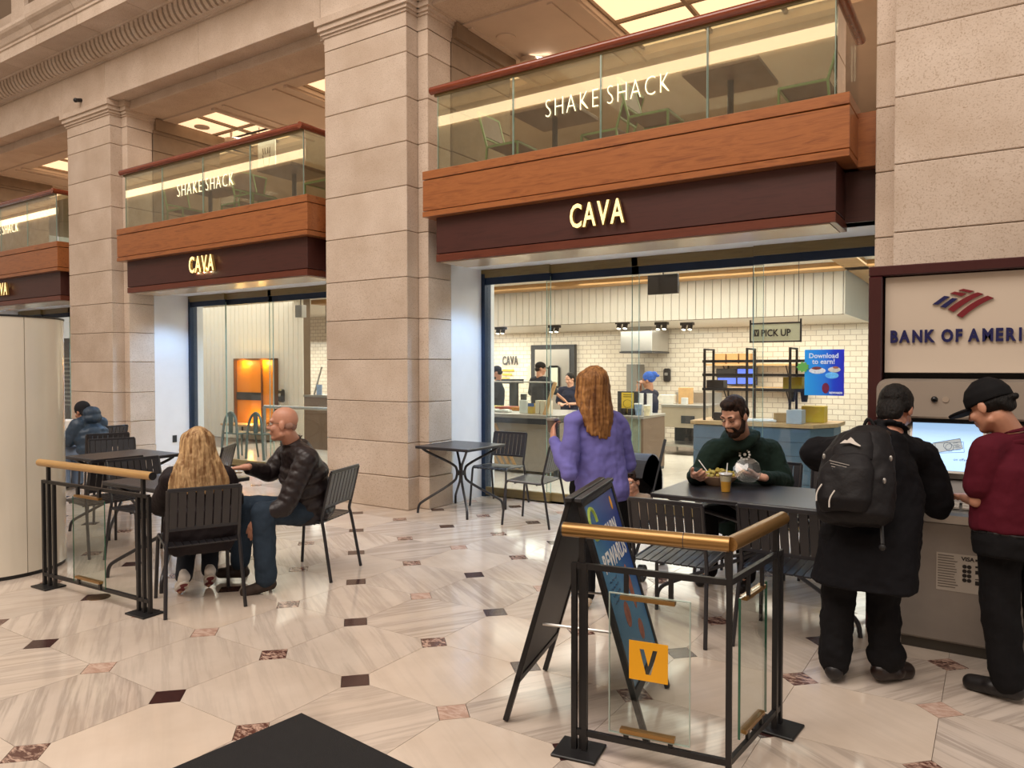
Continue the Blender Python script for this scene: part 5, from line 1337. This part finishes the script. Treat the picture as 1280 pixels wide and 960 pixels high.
for s in 'LR':
    a, t = p.J['an'+s], p.J['to'+s]
    heel = a+bk*.055+V((0, 0, -.015)); toe = t+V((0, 0, .025))
    u = (toe-heel).normalized(); n_ = u.cross(p.r).normalized(); n_ = n_ if n_.dot(bk) > 0 else -n_
    p.garment('trainer', [('c', heel-n_*.03, toe-n_*.02, .04, .036), ('c', a+V((0, 0, .03)), heel-n_*.03, .036, .036), ('c', a-V((0, 0, .0)), toe-n_*.03, .036, .03)], WSN, None, 2, .006)
    bm = B()
    loft_(bm, [(heel+u*L_*(toe-heel).length+n_*(.008+.006*k_)-p.o, p.r, u, .0, .0) for k_, L_ in ()] or [(heel+(toe-heel)*.5-n_*.002-p.o, p.r, u, .036, .115), (heel+(toe-heel)*.5+n_*.014-p.o, p.r, u, .038, .122)], 20)
    so_ = obj('sole', bm, WSN, p.e)
    bm = B(); mid = heel+(toe-heel)*.5
    for q, (l_, w_, h_) in enumerate(((.06, .028, .04), (-.055, .026, .035), (.0, .012, .02))):
        loft_(bm, [(mid+u*l_+n_*.014-p.o, p.r, u, w_, h_), (mid+u*l_+n_*.019-p.o, p.r, u, w_*.85, h_*.85)], 14)
    obj('tread', bm, SOLE, so_)
BLO = hairm('long_blonde_hair', '#75502f', '#d6b282')
hr = [p.he((0, -.018, .035), (.088, .104, .094)), p.he((0, -.04, -.03), (.088, .076, .09))]
for i in range(26):
    a = -2.3+4.6*i/25; sx_ = math.sin(a); cy = -math.cos(a); wv = (rnd.random()-.5)*.02; sp = 1+.35*abs(sx_)
    L_ = .26-.05*abs(sx_)+.04*rnd.random()
    hr += lock([p.H((sx_*.04, cy*.05, .088)), p.H((sx_*.086, cy*.09, .06)), p.H((sx_*.096, cy*.10, .01)), p.H((sx_*.105+wv, cy*.10-.01, -.08)), p.H((sx_*.115*sp-wv, cy*.075-.045, -.17)), p.H((sx_*.115*sp+wv, cy*.06-.07, -.06-L_))], .025, .011)
for q in (-1, 1):
    for k_ in range(3): hr += lock([p.H((q*.085, -.03, .02)), p.H((q*(.11+.01*k_), -.07, -.12)), p.H((q*(.145+.018*k_), -.085, -.22)), p.H((q*(.15+.02*k_), -.075, -.29-.02*k_))], .016, .007)
p.garment('hair', hr, BLO, (.03, .01), 1, .007)

# --- bearded man with the salad
base = (-1.62, 5.80, 0)
J = dict(head=(-1.607,5.419,1.242), neck=(-1.612,5.602,1.063), chest=(-1.624,5.732,0.842), pel=(-1.637,5.832,0.416), shL=(-1.466,5.863,0.957), shR=(-1.772,5.495,0.973),
         elL=(-1.346,5.816,0.731), wrL=(-1.413,5.391,0.815), elR=(-1.869,5.402,0.777), wrR=(-1.806,5.134,0.827),
         hipL=(-1.52, 5.80, .50), hipR=(-1.72, 5.80, .50), knL=(-1.50, 5.36, .50), knR=(-1.78, 5.36, .50), anL=(-1.50, 5.38, .08), anR=(-1.78, 5.38, .08), toL=(-1.50, 5.24, .03), toR=(-1.80, 5.24, .03))
p = Fig('bearded man in a dark green hooded sweatshirt eating at the long table', base, (-.05, -1, 0), J, (-.28, -.88, -.42), .008, '#cf9c82', None, 1.1)
p.body([(p.J['wrL'], (-.10, -.03, .02), (-.3, .2, .8), 1, .5), (p.J['wrR'], (.06, -.09, .0), (.6, .1, .6), -1, .6)])
GRNC = cloth('dark_green_fleece', '#1c2c25', .12, 6, .9, .2, 60)
pr = [p.torso([(-.2, .23, .17), (0, .235, .175), (.4, .225, .165), (.8, .225, .15), (1, .225, .14), (1.4, .19, .11), (1.75, .10, .08), (1.9, .08, .07)])]
pr += [('c', p.J['neck']-V((0, 0, .05)), p.J['shL'], .08, .085), ('c', p.J['neck']-V((0, 0, .05)), p.J['shR'], .08, .085)]
for s in 'LR': pr += p.arm(s, .085, .072, .045, .86)
hd = p.J['neck']
pr += lock([hd+V((-.10, -.05, .0)), hd+V((-.10, .05, .03)), hd+V((0, .11, .045)), hd+V((.10, .05, .03)), hd+V((.10, -.05, .0)), hd+V((.05, -.10, -.05)), hd+V((-.05, -.10, -.05)), hd+V((-.10, -.05, 0))], .042, .042)+[p.torso([(1.3, .15, .12), (1.7, .11, .10), (2.0, .09, .085)])]
p.garment('hooded_sweatshirt', pr, GRNC, (.10, .03), 3)
p.garment('trousers', [p.torso([(-.25, .15, .13), (0, .17, .14), (.2, .16, .13)])]+p.leg('L', .09, .07, .06, .96)+p.leg('R', .09, .07, .06, .96), BLKCL, (.08, .012))
p.shoe('L', SHOEB); p.shoe('R', SHOEB)
DKH = hairm('dark_brown_hair', '#160d0a', '#38241a', (40, 40, 20))
p.garment('hair', [p.he((0, -.02, .062), (.076, .092, .078)), p.he((0, .035, .105), (.055, .05, .032)), p.he((0, -.07, .0), (.066, .045, .07)), p.he((-.07, -.005, .03), (.012, .035, .045)), p.he((.07, -.005, .03), (.012, .035, .045))], DKH, (.02, .006), 2, .006)
p.garment('beard', [p.he((0, .05, -.10), (.046, .042, .038)), p.hc((-.062, .005, -.03), (-.045, .03, -.085), .016, .028), p.hc((.062, .005, -.03), (.045, .03, -.085), .016, .028), p.hc((-.026, .083, -.047), (.026, .083, -.047), .007, .007), p.hc((-.03, .08, -.05), (-.035, .06, -.09), .008, .016), p.hc((.03, .08, -.05), (.035, .06, -.09), .008, .016)], DKH, (.02, .005), 1, .005)
p.lids(); p.brows(DKH)
cd = V((-1.554,5.506,0.955))-p.o
bm = B()
for i in range(11):
    a = i*2*PI/11; cbox(bm, (cd.x+.036*math.cos(a), cd.y-.004, cd.z+.036*math.sin(a)), (.014, .012, .014), .002)
ball(bm, (cd.x, cd.y-.004, cd.z), (.012, .006, .012), 8); e = obj('chest_print', bm, plain('print_white', '#dcdad2', .7), p.e)
t = thing('salad_bowl', 'kraft bowl of salad in front of the bearded man', 'bowl', (-1.702,5.337,0.740))
t.scale = (1.22, 1.22, 1.15)
bm = B(); lathe(bm, [(.06, 0), (.11, .045), (.125, .065), (.118, .065), (.10, .04)], 24); obj('bowl_wall', bm, plain('kraft_bowl', '#c9a98c', .6, 0, .06), t, smooth=True)
bm = B(); r2 = random.Random(3)
for i in range(60):
    a = r2.random()*2*PI; r = .105*math.sqrt(r2.random()); ball(bm, (r*math.cos(a), r*math.sin(a), .06+.03*(1-r/.11)+.012*r2.random()), (.008+.012*r2.random(), .008+.012*r2.random(), .007+.006*r2.random()), 6)
sl = obj('salad', bm, plain('salad_mix', '#a99a4c', .5, 0, .75, 38), t); sl['kind'] = 'stuff'
bm = B(); tube(bm, [(-.06, .0, .07), (-.15, .02, .17)], .004, 5); tag(obj('fork', bm, WHITE, None, t.location), 'white plastic fork standing in the salad bowl', 'fork')
q = (-1.451,5.201,0.881); bm = B(); lathe(bm, [(.095, 0), (.085, .03), (.03, .05), (.0, .052)], 20)
o = tag(obj('bowl_lid', bm, m_glass('lid_plastic', (.80, .80, .78), 2.5, .08), None, q), 'clear plastic bowl lid held by the bearded man', 'lid'); o.rotation_euler = (1.0, .2, .3)
t = thing('juice_cup', 'clear cup of yellow juice with a straw on the long table', 'cup', (-1.557,5.058,0.740))
bm = B(); lathe(bm, [(.031, 0), (.044, .125), (.042, .125), (.03, .004)], 20); obj('cup_wall', bm, m_glass('cup_plastic', (.95, .95, .93), 1.6, .05), t, smooth=True)
bm = B(); lathe(bm, [(.029, .004), (.036, .075)], 20); lq = obj('juice', bm, plain('yellow_juice', '#f0b63a', .2, 0, .1, 20), t)
bm = B(); lathe(bm, [(.036, .0752), (.0405, .115)], 20); obj('ice', bm, plain('pale_ice', '#e8dfc2', .3, 0, .12, 40), t)
bm = B(); lathe(bm, [(.046, .122), (.046, .13), (.04, .132)], 20); obj('lid', bm, plain('clear_lid', '#e4e2dc', .2), t)
bm = B(); tube(bm, [(0, 0, .05), (.01, .005, .20)], .004, 8); obj('straw', bm, WHITE, t)

# --- man with the backpack
base = (-.57, 4.10, 0)
J = dict(head=(-0.448,4.389,1.374), neck=(-0.465,4.278,1.242), chest=(-0.499,4.203,1.061), pel=(-0.528,4.104,0.739), shL=(-0.610,4.085,1.169), shR=(-0.340,4.476,1.109),
         elL=(-0.792,4.157,1.142), wrL=(-0.726,4.483,1.019), elR=(-0.258,4.500,0.883), wrR=(-0.292,4.811,0.841),
         hipL=(-.66, 4.05, .78), hipR=(-.47, 4.12, .78), knL=(-.675, 4.10, .43), knR=(-.475, 4.17, .43), anL=(-.68, 4.04, .085), anR=(-.462, 4.16, .085), toL=(-.70, 4.22, .03), toR=(-.38, 4.28, .03))
p = Fig('man in a long black coat wearing a black backpack at the cash machine', base, (.12, .99, 0), J, (.22, .85, -.45), .009, '#b9826a')
p.body([(p.J['wrR'], (.02, .10, .0), (0, 0, -1), -1, .4), (p.J['wrL'], (.06, .09, .0), (0, .0, -1), 1, .4)])
BCOAT = plain('black_wool_coat', '#0f0e12', .8, 0, .2, 8, .25, 80, .2)
pr = [p.torso([(-.70, .245, .165), (-.35, .24, .175), (0, .23, .18), (.4, .225, .17), (.8, .225, .155), (1, .22, .15), (1.4, .19, .12), (1.75, .11, .10), (2.0, .088, .088), (2.3, .082, .085)])]
pr += [('c', p.J['neck']-V((0, 0, .05)), p.J['shL'], .09, .095), ('c', p.J['neck']-V((0, 0, .05)), p.J['shR'], .09, .095)]
pr += [('c', p.J['shL'], p.J['elL'], .10, .085), ('c', p.J['elL'], p.J['elL']+(p.J['wrL']-p.J['elL'])*.9, .085, .065), ('c', p.J['shR'], p.J['elR'], .10, .085), ('c', p.J['elR'], p.J['elR']+(p.J['wrR']-p.J['elR'])*.85, .085, .06)]
p.garment('coat', pr, BCOAT, (.12, .035), 3)
p.garment('trousers', p.leg('L', .092, .082, .076, .95)+p.leg('R', .092, .082, .070, .95)+[('c', p.J['anR']+V((-.02, 0, .05)), p.J['anR']+V((.03, 0, .06)), .07, .07), ('c', p.J['anL']+V((0, 0, .05)), p.J['anL']+V((.01, 0, .06)), .068, .068)], BLKCL, (.08, .03))
p.shoe('L', SHOEB, w=.055); p.shoe('R', plain('dark_brown_leather', '#20130f', .35, 0, .2, 10), w=.058)
BKH = hairm('black_hair', '#070605', '#1b1512', (60, 60, 30))
p.garment('hair', [p.he((0, -.022, .045), (.083, .10, .088)), p.he((0, -.070, -.03), (.070, .045, .075)), p.he((-.068, -.02, .02), (.016, .05, .045)), p.he((.068, -.02, .02), (.016, .05, .045))], BKH, (.015, .006), 1, .006)
# backpack
up = (p.J['chest']-p.J['pel']).normalized(); rt = V((.99, -.12, 0)); bk = rt.cross(up).normalized(); bk = bk if bk.y < 0 else -bk
bc = p.J['chest']+bk*.27-up*.07+rt*(-.035)
tilt = M.Rotation(.10, 3, bk)
rt2, up2 = tilt @ rt, tilt @ up
t = thing('backpack', 'worn black backpack with a small white mountain emblem', 'backpack', tuple(bc))
BPM = plain('black_nylon', '#151214', .62, 0, .18, 10, .4, 60, .3)
o0 = V(bc)
def bp(x, y, z): return o0+rt2*x+bk*y+up2*z
pr = [('l', [(bp(0, 0, -.245), rt2, bk, .13, .085), (bp(0, .0, -.21), rt2, bk, .17, .12), (bp(0, .0, -.05), rt2, bk, .18, .125), (bp(.0, -.01, .10), rt2, bk, .165, .115), (bp(.02, -.03, .20), rt2, bk, .12, .085), (bp(.03, -.04, .245), rt2, bk, .07, .05)])]
blob('main_bag', pr, .009, BPM, t, o0, 4, (.08, .02))
blob('front_pocket', [('l', [(bp(-.02, .10, -.20), rt2, bk, .10, .05), (bp(-.02, .12, -.15), rt2, bk, .125, .06), (bp(-.01, .12, .0), rt2, bk, .12, .055), (bp(0, .09, .08), rt2, bk, .08, .04)])], .008, BPM, t, o0, 3, (.07, .012))
blob('top_pocket', [('l', [(bp(0, .08, .05), rt2, bk, .10, .05), (bp(.0, .075, .12), rt2, bk, .095, .045), (bp(.015, .04, .2), rt2, bk, .06, .03)])], .008, BPM, t, o0, 3)
for s in (-1, 1):
    pts = [bp(s*.07, -.10, .20), bp(s*.09, -.20, .26), bp(s*.10, -.33, .20)]
    bm = B(); tube(bm, [q-o0 for q in smooth_path(pts, 2)], .02, 8); obj('shoulder_strap', bm, plain('strap_brown', '#2d201b', .7, 0, .1), t)
bm = B(); tube(bm, [q-o0 for q in smooth_path([bp(.0, -.07, .23), bp(.03, -.05, .31), bp(.07, -.07, .23)], 2)], .009, 6); obj('grab_loop', bm, BPM, t)
Mf = M((rt2, up2, bk)).transposed().to_4x4()
me = flat_mesh('emblem', [[(-.045, 0), (-.022, .018), (-.012, .014), (.004, .030), (.016, .020), (.022, .010), (.05, -.012), (.045, -.016), (.0, .002)]], .002, plain('emblem_white', '#d9d2c9', .6)); o = put('emblem', me, t); o.matrix_local = M.Translation(bp(.0, .133, .125)-o0) @ Mf
bm = B()
for i in range(5): box(bm, -.05+.008*i, .045-.01*i, -.012*i, -.012*i+.0035, -.001, .001)
me = mesh('emblem_lines', bm, plain('emblem_grey', '#8f8983', .6)); o = put('emblem_lines', me, t); o.matrix_local = M.Translation(bp(-.03, .172, .02)-o0) @ Mf @ M.Rotation(-.25, 4, 'Z')
for (x, z) in ((-.115, -.12), (-.055, -.15)):
    bm = B(); tube(bm, [q-o0 for q in smooth_path([bp(x-.012, .175, z-.04), bp(x-.012, .182, z), bp(x+.01, .178, z+.04)], 2)], .0035, 6); obj('reflective_loop', bm, plain('emblem_white', '#d9d2c9', .6), t)
for (x, y, z) in ((-.11, .15, .06), (.15, .10, -.05), (.17, .08, .06)):
    bm = B(); ball(bm, bp(x, y, z)-o0, (.008, .008, .014), 8); obj('zip_pull', bm, STEEL, t)
bm = B(); tube(bm, [q-o0 for q in (bp(.12, .0, -.23), bp(.13, .01, -.33))], .009, 6); ball(bm, bp(.13, .01, -.345)-o0, .016, 8); obj('dangling_strap', bm, BLACK, t)

# --- man in the maroon polo
base = (.05, 4.30, 0)
J = dict(head=(-0.034,4.278,1.408), neck=(0.052,4.307,1.273), chest=(0.073,4.316,1.111), pel=(0.063,4.278,0.818), shL=(-0.037,4.198,1.189), shR=(0.212,4.505,1.175),
         elL=(-0.080,4.188,0.957), wrL=(-0.134,4.462,0.926), elR=(0.304,4.654,0.928), wrR=(0.127,4.823,0.855),
         hipL=(.02, 4.28, .80), hipR=(.18, 4.40, .80), knL=(.02, 4.26, .44), knR=(.20, 4.42, .44), anL=(.06, 4.24, .085), anR=(.22, 4.42, .085), toL=(-.09, 4.30, .03), toR=(.07, 4.52, .03))
p = Fig('man in a maroon polo shirt and black cap looking down at the cash machine', base, (-.66, .75, 0), J, (-.80, .44, -.42), .008, '#c08a70')
p.body([(p.J['wrL'], (-.03, .10, .0), (0, 0, -1), 1, .4), (p.J['wrR'], (-.06, .08, .0), (0, 0, -1), -1, .4)], slim=.95)
POLO = cloth('maroon_polo', '#521120', .06, 6, .85, .2, 90)
pr = [p.torso([(-.06, .172, .14), (.0, .178, .145), (.2, .182, .15), (.6, .188, .15), (1, .195, .142), (1.4, .172, .115), (1.8, .10, .085), (2.05, .078, .078)])]
pr += [('c', p.J['neck']-V((0, 0, .04)), p.J['shL'], .075, .08), ('c', p.J['neck']-V((0, 0, .04)), p.J['shR'], .075, .08)]
for s in 'LR': a, b = p.J['sh'+s], p.J['el'+s]; pr += [('c', a, a+(b-a)*.66, .082, .074)]
p.garment('polo_shirt', pr, POLO, (.10, .02), 3)
pr = [p.torso([(1.75, .10, .092), (1.9, .096, .092), (2.12, .078, .08), (2.2, .070, .072)])]
p.garment('collar', pr, POLO, None, 2, .006)
p.garment('trousers', [p.torso([(-.45, .155, .13), (-.2, .168, .14), (-.03, .160, .132)])]+p.leg('L', .100, .085, .076, .95)+p.leg('R', .100, .085, .070, .95), BLKCL, (.09, .02))
p.garment('belt', [p.torso([(-.10, .168, .142), (-.05, .168, .142)])], SHOEB, None, 1)
p.shoe('L', SHOEB, w=.052); p.shoe('R', SHOEB, w=.052)
p.garment('hair', [p.he((0, -.035, .0), (.079, .085, .05)), p.he((0, -.085, -.01), (.06, .03, .05)), p.he((.0, -.12, .0), (.02, .03, .018))], BKH, (.015, .006), 1, .006)
CAPM = cloth('black_cap_cloth', '#100f11', .15, 9, .8, .2, 90)
cp = p.garment('cap', [('l', [(p.H((0, -.012, .015)), p.HR().col[0], p.HR().col[1], .086, .108), (p.H((0, -.012, .06)), p.HR().col[0], p.HR().col[1], .085, .105), (p.H((0, -.012, .10)), p.HR().col[0], p.HR().col[1], .068, .085), (p.H((0, -.015, .135)), p.HR().col[0], p.HR().col[1], .03, .04)]), p.he((0, -.015, .137), (.008, .008, .008))], CAPM, None, 2, .006)
p.garment('cap_brim', [('l', [(p.H((0, .12+.0, .006)), p.HR().col[0], p.HR().col[1], .072, .072), (p.H((0, .12, .020)), p.HR().col[0], p.HR().col[1], .072, .072)])], CAPM, None, 1, .005)

# --- child in the stroller
t = thing('stroller', 'black and grey stroller with a rounded canopy behind the woman in purple', 'stroller', (-2.50, 5.40, 0))
o0 = V((-2.34, 5.34, 0))
def wheel(x, y, r, nm='wheel'):
    bm = B(); tube(bm, [(x-.02, y, r), (x+.02, y, r)], r, 18); w_ = obj(nm, bm, BLACK, t); bm = B(); tube(bm, [(x-.024, y, r), (x+.024, y, r)], r*.45, 12); obj('hub', bm, STEEL, w_)
for x in (-.16, .20, .29): wheel(x, -.26, .062)
for x in (-.2, .24): wheel(x, .28, .085)
for s in (-.17, .21):
    bm = B(); tube(bm, [(s, -.26, .09), (s, .02, .42), (s, .40, 1.0)], .013, 8); obj('frame_tube', bm, BLACK, t)
    bm = B(); tube(bm, [(s, .28, .10), (s, .02, .46)], .013, 8); obj('frame_tube', bm, BLACK, t)
STF = plain('stroller_charcoal', '#2a2c31', .8, 0, .12, 10, .2, 80)
blob('seat_shell', [('l', [((.02, .02, .30), (1, 0, 0), (0, 1, 0), .15, .16), ((.02, .10, .36), (1, 0, 0), (0, .8, .6), .17, .10)]), ('l', [((.02, .10, .34), (1, 0, 0), (0, .9, -.3), .17, .06), ((.02, .22, .80), (1, 0, 0), (0, .9, -.3), .17, .05)])], .012, STF, t, (0, 0, 0), 2)
for s in (-.17, .21):
    bm = B(); cc = V((s, .12, .64)); pts = [cc+V((0, .22*math.cos(a), .27*math.sin(a))) for a in [(-.35+3.1*i/11) for i in range(12)]]
    vs = [bm.verts.new(q) for q in pts]+[bm.verts.new(cc)]
    for i in range(11): bm.faces.new((vs[i], vs[i+1], vs[-1]))
    r_ = bmesh.ops.solidify(bm, geom=bm.faces[:], thickness=.008)
    obj('canopy_side', bm, plain('stroller_grey', '#4c525b', .8, 0, .1, 8), t)
GP = [plain('stroller_grey', '#4c525b', .8, 0, .1, 8), plain('stroller_light', '#a9adb3', .8, 0, .06, 8), STF]
for q in range(5):
    a0, a1 = -.35+.62*q, -.35+.62*(q+1); bm = B(); g = []
    for i in range(5):
        a = a0+(a1-a0)*i/4; g.append((.12+.22*math.cos(a), .64+.27*math.sin(a)))
    inn = [(.12+.212*math.cos(a0+(a1-a0)*i/4), .64+.262*math.sin(a0+(a1-a0)*i/4)) for i in range(4, -1, -1)]
    prism(bm, g+inn, -.175, .215, 'x'); obj('canopy_panel', bm, GP[(1, 0, 1, 0, 2)[q]], t)
base = (-2.48, 5.42, .36)
hd = (-2.384,5.350,0.705)
J = dict(head=hd, neck=V(hd)+V((0, .03, -.10)), chest=V(hd)+V((0, .05, -.20)), pel=V(hd)+V((.02, .02, -.30)), shL=V(hd)+V((.10, .04, -.14)), shR=V(hd)+V((-.10, .04, -.14)), elL=V(hd)+V((.13, -.02, -.24)), wrL=V(hd)+V((.08, -.12, -.26)), elR=V(hd)+V((-.13, -.02, -.24)), wrR=V(hd)+V((-.08, -.12, -.26)),
         hipL=V(hd)+V((.06, -.02, -.29)), hipR=V(hd)+V((-.05, -.02, -.29)), knL=V(hd)+V((.07, -.22, -.27)), knR=V(hd)+V((-.06, -.22, -.27)), anL=V(hd)+V((.07, -.26, -.45)), anR=V(hd)+V((-.06, -.26, -.45)), toL=V(hd)+V((.07, -.34, -.48)), toR=V(hd)+V((-.06, -.34, -.48)))
p = Fig('small child with dark glasses sitting in the stroller', base, (-.05, -1, 0), J, (-.1, -.95, -.05), .007, '#d9a48a', None, .72)
p.body([(p.J['wrL'], (-.03, -.08, 0), (0, 0, -1), 1, .4), (p.J['wrR'], (.03, -.08, 0), (0, 0, -1), -1, .4)])
BEI = cloth('beige_jacket', '#9c8a78', .12, 10)
p.garment('jacket', [p.torso([(-.1, .15, .12), (.5, .16, .13), (1, .16, .12), (1.6, .10, .09)]), ('c', p.J['neck']-V((0, 0, .03)), p.J['shL'], .045, .05), ('c', p.J['neck']-V((0, 0, .03)), p.J['shR'], .045, .05)]+p.arm('L', .07, .06, .045, .9)+p.arm('R', .07, .06, .045, .9), BEI, (.05, .01), 2)
p.garment('trousers', p.leg('L', .085, .07, .06)+p.leg('R', .085, .07, .06), BLKCL, None, 2)
p.garment('hair', [p.he((0, -.02, .05), (.084, .10, .085)), p.he((0, .06, .095), (.05, .03, .02))], DKH, (.02, .006), 1, .006)
p.eyes(); p.glasses(BLACK)

# --- hooded person far left
h0 = (-10.015,5.020,0.968)
h0 = V(h0); base = (h0.x+.12, h0.y+.02, 0)
L_ = V((-.86, -.25, 0)).normalized(); Rr_ = V((L_.y, -L_.x, 0))
def rel(f_, r_, z): q = h0+L_*f_+Rr_*r_; return (q.x, q.y, z)
J = dict(head=rel(0, 0, 1.02), neck=rel(-.08, 0, .91), chest=rel(-.14, 0, .76), pel=rel(-.20, 0, .50), shL=rel(-.10, -.17, .86), shR=rel(-.12, .17, .86), elL=rel(.0, -.22, .66), wrL=rel(.22, -.14, .76), elR=rel(.0, .22, .66), wrR=rel(.22, .14, .76),
         hipL=rel(-.18, -.09, .48), hipR=rel(-.18, .09, .48), knL=rel(.22, -.10, .50), knR=rel(.22, .10, .50), anL=rel(.2, -.10, .08), anR=rel(.2, .10, .08), toL=rel(.34, -.10, .03), toR=rel(.34, .10, .03))
p = Fig('person in a dark blue hooded puffer jacket and black beanie seated far left', base, L_, J, (L_.x, L_.y, -.35), .012, '#a8785f')
p.body([(p.J['wrL'], L_, (0, 0, -1), -1, .4), (p.J['wrR'], L_, (0, 0, -1), 1, .4)])
BLUJ = plain('slate_blue_puffer', '#2c3e50', .5, 0, .15, 9, .2, 40)
dims = [(-.3+2.0*i/14, (.21 if i < 10 else .21-.03*(i-9))*(1+.05*math.sin(i*2.1)), (.17 if i < 10 else .17-.02*(i-9))*(1+.05*math.sin(i*2.1))) for i in range(15)]
pr = [p.torso(dims)]+p.arm('L', .095, .085, .06, .95)+p.arm('R', .095, .085, .06, .95)+[('c', p.J['neck'], p.J['shL'], .08, .09), ('c', p.J['neck'], p.J['shR'], .08, .09)]
pr += [p.he((0, -.15, -.06), (.12, .09, .085)), p.he((0, -.13, -.13), (.13, .10, .07))]
p.garment('puffer_jacket', pr, BLUJ, (.06, .02), 2)
p.garment('trousers', p.leg('L', .095, .08, .07)+p.leg('R', .095, .08, .07), plain('pale_blue_denim', '#6d7f98', .85, 0, .1, 8), None, 2)
p.shoe('L', SHOEB); p.shoe('R', SHOEB)
p.garment('beanie', [p.he((0, -.02, .045), (.090, .108, .10)), p.he((0, -.07, -.04), (.085, .06, .07))], plain('black_knit', '#14151a', .9, 0, .2, 30, .5, 120), None, 2)

# --- kitchen staff
def staff(label, hp, facing, hdir, shirt, head_m, kind, arms, sk='#c08a6c'):
    hp = V(hp); f_ = V(facing).normalized(); r_ = V((f_.y, -f_.x, 0)); z0 = hp.z
    def q(f, r, z): w_ = hp+f_*f+r_*r; return (w_.x, w_.y, z0+z)
    hh = z0-.12
    J = dict(head=hp, neck=q(-.03, 0, -.15), chest=q(-.02, 0, -.33), pel=q(0, 0, -.66), shL=q(-.02, -.18, -.23), shR=q(-.02, .18, -.23),
             elL=q(*arms[0]), wrL=q(*arms[1]), elR=q(*arms[2]), wrR=q(*arms[3]), hipL=q(0, -.09, -.70), hipR=q(0, .09, -.70),
             knL=q(.02, -.09, -.70-.36*z0*.6), knR=q(.02, .09, -.70-.36*z0*.6), anL=q(0, -.10, -z0+.08), anR=q(0, .10, -z0+.08), toL=q(.14, -.1, -z0+.03), toR=q(.14, .1, -z0+.03))
    p = Fig(label, (hp.x, hp.y, 0), f_, J, hdir, .012, sk)
    p.body([(p.J['wrL'], p.J['wrL']-p.J['elL'], (0, 0, -1), -1, .5), (p.J['wrR'], p.J['wrR']-p.J['elR'], (0, 0, -1), 1, .5)])
    pr = [p.torso([(-.1, .19, .14), (.3, .185, .14), (.7, .195, .14), (1, .20, .135), (1.4, .17, .105), (1.75, .085, .07)]), ('c', p.J['neck']-V((0, 0, .05)), p.J['shL'], .07, .08), ('c', p.J['neck']-V((0, 0, .05)), p.J['shR'], .07, .08)]
    for s in 'LR': a, b = p.J['sh'+s], p.J['el'+s]; pr.append(('c', a, a+(b-a)*.85, .08, .07))
    p.garment('shirt', pr, shirt, (.1, .02), 2)
    p.garment('trousers', [p.torso([(-.4, .14, .11), (-.1, .165, .13), (.05, .16, .125)])]+p.leg('L', .09, .07, .06)+p.leg('R', .09, .07, .06), BLKCL, None, 2)
    p.shoe('L', SHOEB); p.shoe('R', SHOEB)
    if kind == 'cap':
        p.garment('cap', [p.he((0, -.012, .055), (.085, .106, .082)), p.he((0, .12, .03), (.065, .06, .012))], head_m, None, 2, .008)
        p.garment('hair', [p.he((0, -.06, -.01), (.074, .055, .055))], BKH, None, 1, .01)
    elif kind == 'scarf':
        p.garment('head_wrap', [p.he((0, -.03, .06), (.092, .115, .10)), p.he((0, -.12, .10), (.05, .05, .05)), p.he((0, -.16, .07), (.03, .05, .025))], head_m, (.04, .012), 1, .008)
    else:
        p.garment('hair', [p.he((0, -.03, .045), (.088, .10, .09)), p.he((0, -.08, -.03), (.08, .05, .08))], head_m, None, 1, .01)
    return p
NVY = cloth('navy_tshirt', '#23283c', .08, 8); CHR = cloth('charcoal_tshirt', '#2b3038', .08, 8); NCAP = cloth('navy_cap', '#20263a', .08, 8)
def hd_(t, dz=0): return (t[0], t[1], t[2]+dz)
p = staff('kitchen worker in a navy cap and shirt at the left edge of the glass', (-8.153,11.900,1.493), (-.85, -.5, 0), (-.9, -.3, -.3), CHR, NCAP, 'cap', ((.05, -.24, -.48), (.28, -.2, -.66), (.05, .24, -.48), (.28, .18, -.66)))
p.garment('beard', [p.he((0, .04, -.08), (.055, .05, .05))], BKH, None, 1, .01)
p = staff('kitchen worker with his back turned in a black cap and charcoal shirt', (-7.335,12.200,1.570), (.25, .97, 0), (.75, .65, -.1), CHR, cloth('black_cap_cloth', '#100f11', .15, 9), 'cap', ((.0, -.27, -.50), (.2, -.27, -.66), (.10, .30, -.46), (.22, .42, -.60)))
p = staff('kitchen worker with dark hair facing the counter in a navy shirt', (-7.145,13.000,1.361), (.1, -1, 0), (-.2, -.95, -.3), NVY, BKH, 'hair', ((.03, -.23, -.48), (.25, -.08, -.48), (.03, .23, -.48), (.25, .08, -.48)), '#cf9c82')
p = staff('worker in a blue patterned head wrap with hands to the face', (-4.928,11.700,1.370), (-.95, .1, 0), (-.98, -.1, -.1), NVY, plain('blue_print_scarf', '#2a62c4', .7, 0, .35, 26), 'scarf', ((.18, -.20, -.42), (.16, -.05, -.12), (.18, .18, -.44), (.17, .05, -.14)), '#b47f60')
